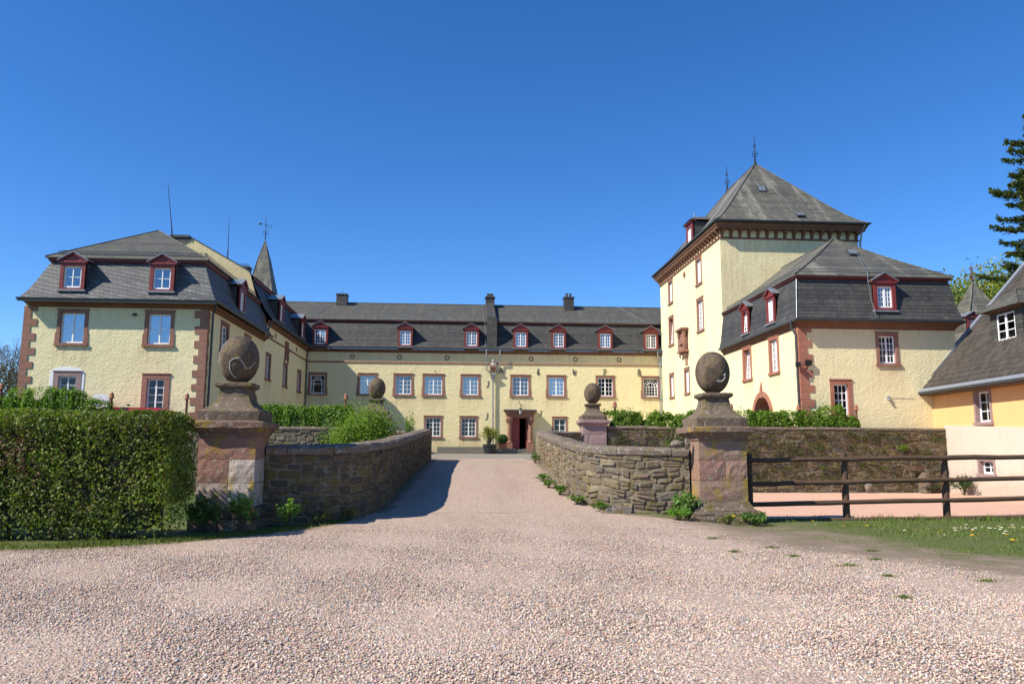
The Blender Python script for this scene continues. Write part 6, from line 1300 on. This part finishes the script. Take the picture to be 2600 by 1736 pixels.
o = np_mesh('pebbles', np.concatenate([Va, Vb]), np.concatenate([Fa, Fb+len(Va)]), np.concatenate([Ca, Cb]), 'pebble'); tag(o, 'loose pinkish beige pebbles covering the gravel drive', 'gravel', None, 'stuff')

# --- planters in the courtyard
t = thing('planter_tub', 'black ribbed tub holding the yellow green shrub in front of the facade', 'planter', (2.5, 61.3, 1.44))
c = MB(); c.lathe((2.5, 61.3, 1.46), [(.40, 0), (.43, .15), (.45, .16), (.46, .32), (.48, .33), (.49, .5), (.52, .52), (.53, .72), (.50, .73), (.48, .66)], 24); c.build('tub', 'tub', t)
c = MB(); c.lathe((2.5, 61.3, 2.08), [(.47, 0), (.47, .02)], 20); c.build('soil', 'soil', t)
bush('potted_shrub', 'yellow green shrub growing in the black tub before the facade', 'shrub', 2.45, 61.3, 2.1, 1.05, .6, 1.5, 2600, .085, [(.22, .24, .04), (.28, .27, .05), (.14, .18, .03)], None, 34, open_=.3)
for x, lab, lb2 in ((3.55, 'left of the doorway beside the black tub', 'left of the doorway'), (6.65, 'right of the doorway, half hidden by the parapet end', 'right of the doorway')):
    t = thing('red_planter', 'square terracotta red planter box '+lab, 'planter', (x, 62.3, 1.56), 'planters flanking the doorway')
    c = MB(); c.hexa([(x-.28, 62.02, 1.56), (x+.28, 62.02, 1.56), (x+.28, 62.58, 1.56), (x-.28, 62.58, 1.56), (x-.33, 61.97, 2.25), (x+.33, 61.97, 2.25), (x+.33, 62.63, 2.25), (x-.33, 62.63, 2.25)]); c.build('box', 'terracotta', t)
    c = MB(); c.box((x-.36, 61.94, 2.2), (x+.36, 62.66, 2.28)); c.build('rim', 'red', t)
    t = thing('box_ball', 'clipped round boxwood ball in the planter '+lb2, 'topiary', (x, 62.3, 2.28), 'boxwood balls')
    n = 2600; D_ = RNG.normal(size=(n, 3)); D_ /= np.linalg.norm(D_, axis=1)[:, None]; P = np.array([x, 62.3, 2.6])+D_*np.array([.46, .46, .38])*RNG.uniform(.85, 1.0, (n, 1)); V, F, C2 = leaves(P, .06, pal(n, [(.06, .12, .015), (.09, .16, .02), (.035, .07, .01)]), D_, .2, .7, .1); np_mesh('foliage', V, F, C2, 'leaf', t)
    c = MB(); c.lathe((x, 62.3, 2.6), [(.05, -.35), (.3, -.25), (.38, 0), (.3, .22), (.05, .32)], 12, 0, (.02, .035, .008)); c.build('dark_core', 'leaf', t)  # dark inner ball, its colour painted as the shade between leaves

# ================================================================== TREES
def tree(name, label, x, y, z0, h, crown, leafn, size, cols, seed, depth=4, spread=.55, trunk=.35, group=None, first=.3, clump=.45):
    rr = random.Random(seed); t_ = thing(name, label, 'tree', (x, y, z0), group); c = MB(); tips = []
    def grow(p, d, ln, r, lev):
        q = p+d*ln; mid = p+d*ln*.5+Vector((rr.gauss(0, .05), rr.gauss(0, .05), 0))*ln
        c.tube([p, mid, q], [r, r*.85, r*.68], 7 if lev < 2 else 4, cap=False)
        if lev >= depth: tips.append(q); return
        if lev >= depth-1: tips.append(mid)
        k = rr.choice([2, 3, 3]) if lev else 5
        for i in range(k):
            a = 2*pi*(i+rr.random()*.7)/k; s_ = spread*rr.uniform(.6, 1.25); u = d.orthogonal().normalized(); w = d.cross(u)
            nd = (d+(u*cos(a)+w*sin(a))*s_*1.2+Vector((0, 0, .12))).normalized(); grow(q if i or lev == 0 else q, nd, ln*rr.uniform(.62, .85), r*.62, lev+1)
    grow(Vector((x, y, z0)), Vector((rr.gauss(0, .04), rr.gauss(0, .04), 1)).normalized(), h*first, trunk, 0)
    c.build('trunk', 'bark', t_)
    if leafn:
        T = np.array([tuple(q) for q in tips]); k = RNG.integers(0, len(T), leafn); P = T[k]+RNG.normal(size=(leafn, 3))*clump*np.array([1, 1, .75]); V, F, C2 = leaves(P, size, pal(leafn, cols), None, .5, .6, .25); np_mesh('crown', V, F, C2, 'leaf', t_)
    return t_
YG = [(.20, .25, .03), (.26, .29, .04), (.14, .20, .025), (.24, .22, .05)]
tree('maple_tree', 'yellow green spring tree showing behind the small spire at far right', 50.0, 72, 1, 17.6, 1, 20000, .30, YG, 5, 5, .5, .35, None, .3, .75)
tree('maple_tree', 'second spring tree further right, half behind the dark conifer', 56.0, 74, 1, 18.5, 1, 14000, .30, YG, 9, 5, .5, .35, None, .3, .8)
OL = [(.085, .085, .03), (.11, .11, .035), (.07, .075, .03)]
tree('bare_tree', 'nearly leafless tree left of the left pavilion, crown against the sky', -42.2, 75, 0, 14.2, 1, 700, .10, [(.16, .12, .07), (.12, .10, .05)], 3, 7, .42, .22, 'trees beyond the left pavilion', .22, .5)
tree('bare_tree', 'sparse olive green tree at the left photo edge behind the hedges', -46.5, 80, 0, 11.5, 1, 5000, .22, OL, 14, 5, .5, .3, 'trees beyond the left pavilion', .28, .9)
tree('bare_tree', 'low bushy olive tree close to the left pavilion corner stones', -43.5, 92, 0, 12.5, 1, 7000, .26, OL, 22, 5, .55, .3, 'trees beyond the left pavilion', .25, 1.1)
# dark fir at the right edge
t = thing('fir_tree', 'tall dark fir tree with layered drooping boughs at the right photo edge', 'tree', (43.0, 52, 0))
c = MB(); fx, fyy, fh = 42.7, 52.0, 27.8; c.tube([(fx, fyy, -.3), (fx, fyy, 12), (fx, fyy, fh)], [.55, .36, .04], 10); c.build('trunk', 'bark', t)
c = MB(); PP = []; NN = []; z = 4.0; rr = random.Random(4)
while z < fh-.6:
    f = (z-4)/(fh-4); R_ = 6.9*(1-f)**.7+.3; k = rr.randint(4, 6) if f < .85 else 5
    for i in range(k):
        a = 2*pi*(i+rr.random()*.8)/k; L_ = R_*rr.uniform(.5, 1.22); zz = z+rr.uniform(-.25, .25); up = .10*L_*rr.uniform(.2, 1.2)-(.05*L_ if f < .6 else 0)
        pts = [Vector((fx, fyy, zz))+Vector((cos(a)*L_*s_, sin(a)*L_*s_, -.16*L_*s_*(1-s_)*2.2+up*s_)) for s_ in np.linspace(0, 1, 6)]
        c.tube(pts, [.075*(1-f)+.03, .06*(1-f)+.025, .04, .03, .02, .008], 5, cap=False)
        sd_ = Vector((-sin(a), cos(a), 0)); nb = int(22*L_)+8
        for j in range(nb):     # side twigs carry needles, widest in the middle of the bough
            s_ = rr.uniform(.18, 1.0); q = Vector((fx, fyy, zz))+Vector((cos(a)*L_*s_, sin(a)*L_*s_, -.16*L_*s_*(1-s_)*2.2+up*s_)); wl = (.24+.20*L_*(1-s_)**.7*min(1, s_*2.2))*rr.uniform(.5, 1.1)
            for sg in (-1, 1):
                for m_ in range(3):
                    e = q+sd_*sg*wl*(m_+rr.random())/3+Vector((cos(a), sin(a), 0))*wl*.45*(m_+.5)/3+Vector((rr.gauss(0, .03), rr.gauss(0, .03), rr.gauss(-.05, .09))); PP.append(tuple(e)); NN.append((sd_.x*sg*.6+cos(a)*.5, sd_.y*sg*.6+sin(a)*.5, .15))
    z += rr.uniform(.55, .85)*(1-.3*f)
c.build('bough', 'bark', t)
PP, NN = np.array(PP), np.array(NN); n = len(PP); D = NN/np.linalg.norm(NN, axis=1)[:, None]
def needles(P, D, size, cols):
    n = len(P); D = D+RNG.normal(size=(n, 3))*.35; D /= np.linalg.norm(D, axis=1)[:, None]; S = np.cross(D, np.array([0, 0, 1.0])+RNG.normal(size=(n, 3))*.35); S /= np.linalg.norm(S, axis=1)[:, None]; sz = (size*RNG.uniform(.6, 1.3, n))[:, None]
    V = np.stack([P-D*sz*.4, P+S*sz*.26+D*sz*.1, P+D*sz*.6, P-S*sz*.26+D*sz*.1], 1).reshape(-1, 3); i = np.arange(n)*4; return V, np.stack([i, i+1, i+2, i+3], 1), cols
V, F, C2 = needles(PP, D, .30, pal(n, [(.085, .125, .042), (.13, .17, .05), (.17, .175, .05), (.06, .095, .04), (.21, .175, .052)], [.3, .27, .17, .18, .08])); np_mesh('crown', V, F, C2, 'needle', t)

# ================================================================== CAMERA, SUN, SKY
f_, PSI, PIT, RHO = 1992., radians(3.92), radians(8.06), radians(.25)
Fv = Vector((sin(PSI)*cos(PIT), cos(PSI)*cos(PIT), sin(PIT))); R0 = Vector((cos(PSI), -sin(PSI), 0)); U0 = R0.cross(Fv)
Rv = R0*cos(RHO)+U0*sin(RHO); Uv = U0*cos(RHO)-R0*sin(RHO)
cam = bpy.data.cameras.new('camera'); co = bpy.data.objects.new('camera', cam); COL.objects.link(co); SC.camera = co
cam.sensor_width = 36; cam.lens = 36*f_/2600; cam.clip_end = 3000; cam.clip_start = .1
M = Matrix.Identity(4)
for i in range(3): M[i][0], M[i][1], M[i][2] = Rv[i], Uv[i], -Fv[i]
M[0][3], M[1][3], M[2][3] = 0, 0, 1.5; co.matrix_world = M
L_ = Vector((1.0, .42, -1.0)).normalized()
sun = bpy.data.lights.new('sun', 'SUN'); so = bpy.data.objects.new('sun', sun); COL.objects.link(so); sun.energy = 5.0; sun.angle = radians(.53); sun.color = (1, .945, .835)
so.rotation_euler = L_.to_track_quat('-Z', 'Y').to_euler(); so.location = (-30, -10, 40)
W = bpy.data.worlds.new('World'); SC.world = W; W.use_nodes = True; nt = W.node_tree; bg = nt.nodes['Background']
sk = nt.nodes.new('ShaderNodeTexSky'); sk.sky_type = 'NISHITA'; sk.sun_disc = False
S_ = -L_; sk.sun_elevation = math.asin(S_.z); sk.sun_rotation = atan2(S_.x, S_.y)
sk.air_density = .8; sk.dust_density = 0; sk.ozone_density = 4.5; sk.altitude = 350
hs = nt.nodes.new('ShaderNodeHueSaturation'); hs.inputs['Saturation'].default_value = 1.24; hs.inputs['Hue'].default_value = .506; nt.links.new(sk.outputs[0], hs.inputs['Color'])
nt.links.new(hs.outputs[0], bg.inputs[0]); bg.inputs[1].default_value = .132
SC.view_settings.view_transform = 'Standard'; SC.view_settings.look = 'None'; SC.view_settings.exposure = .58; SC.view_settings.gamma = 1
SC.cycles.max_bounces = 6; SC.cycles.transparent_max_bounces = 8; SC.cycles.diffuse_bounces = 3; SC.cycles.use_denoising = True
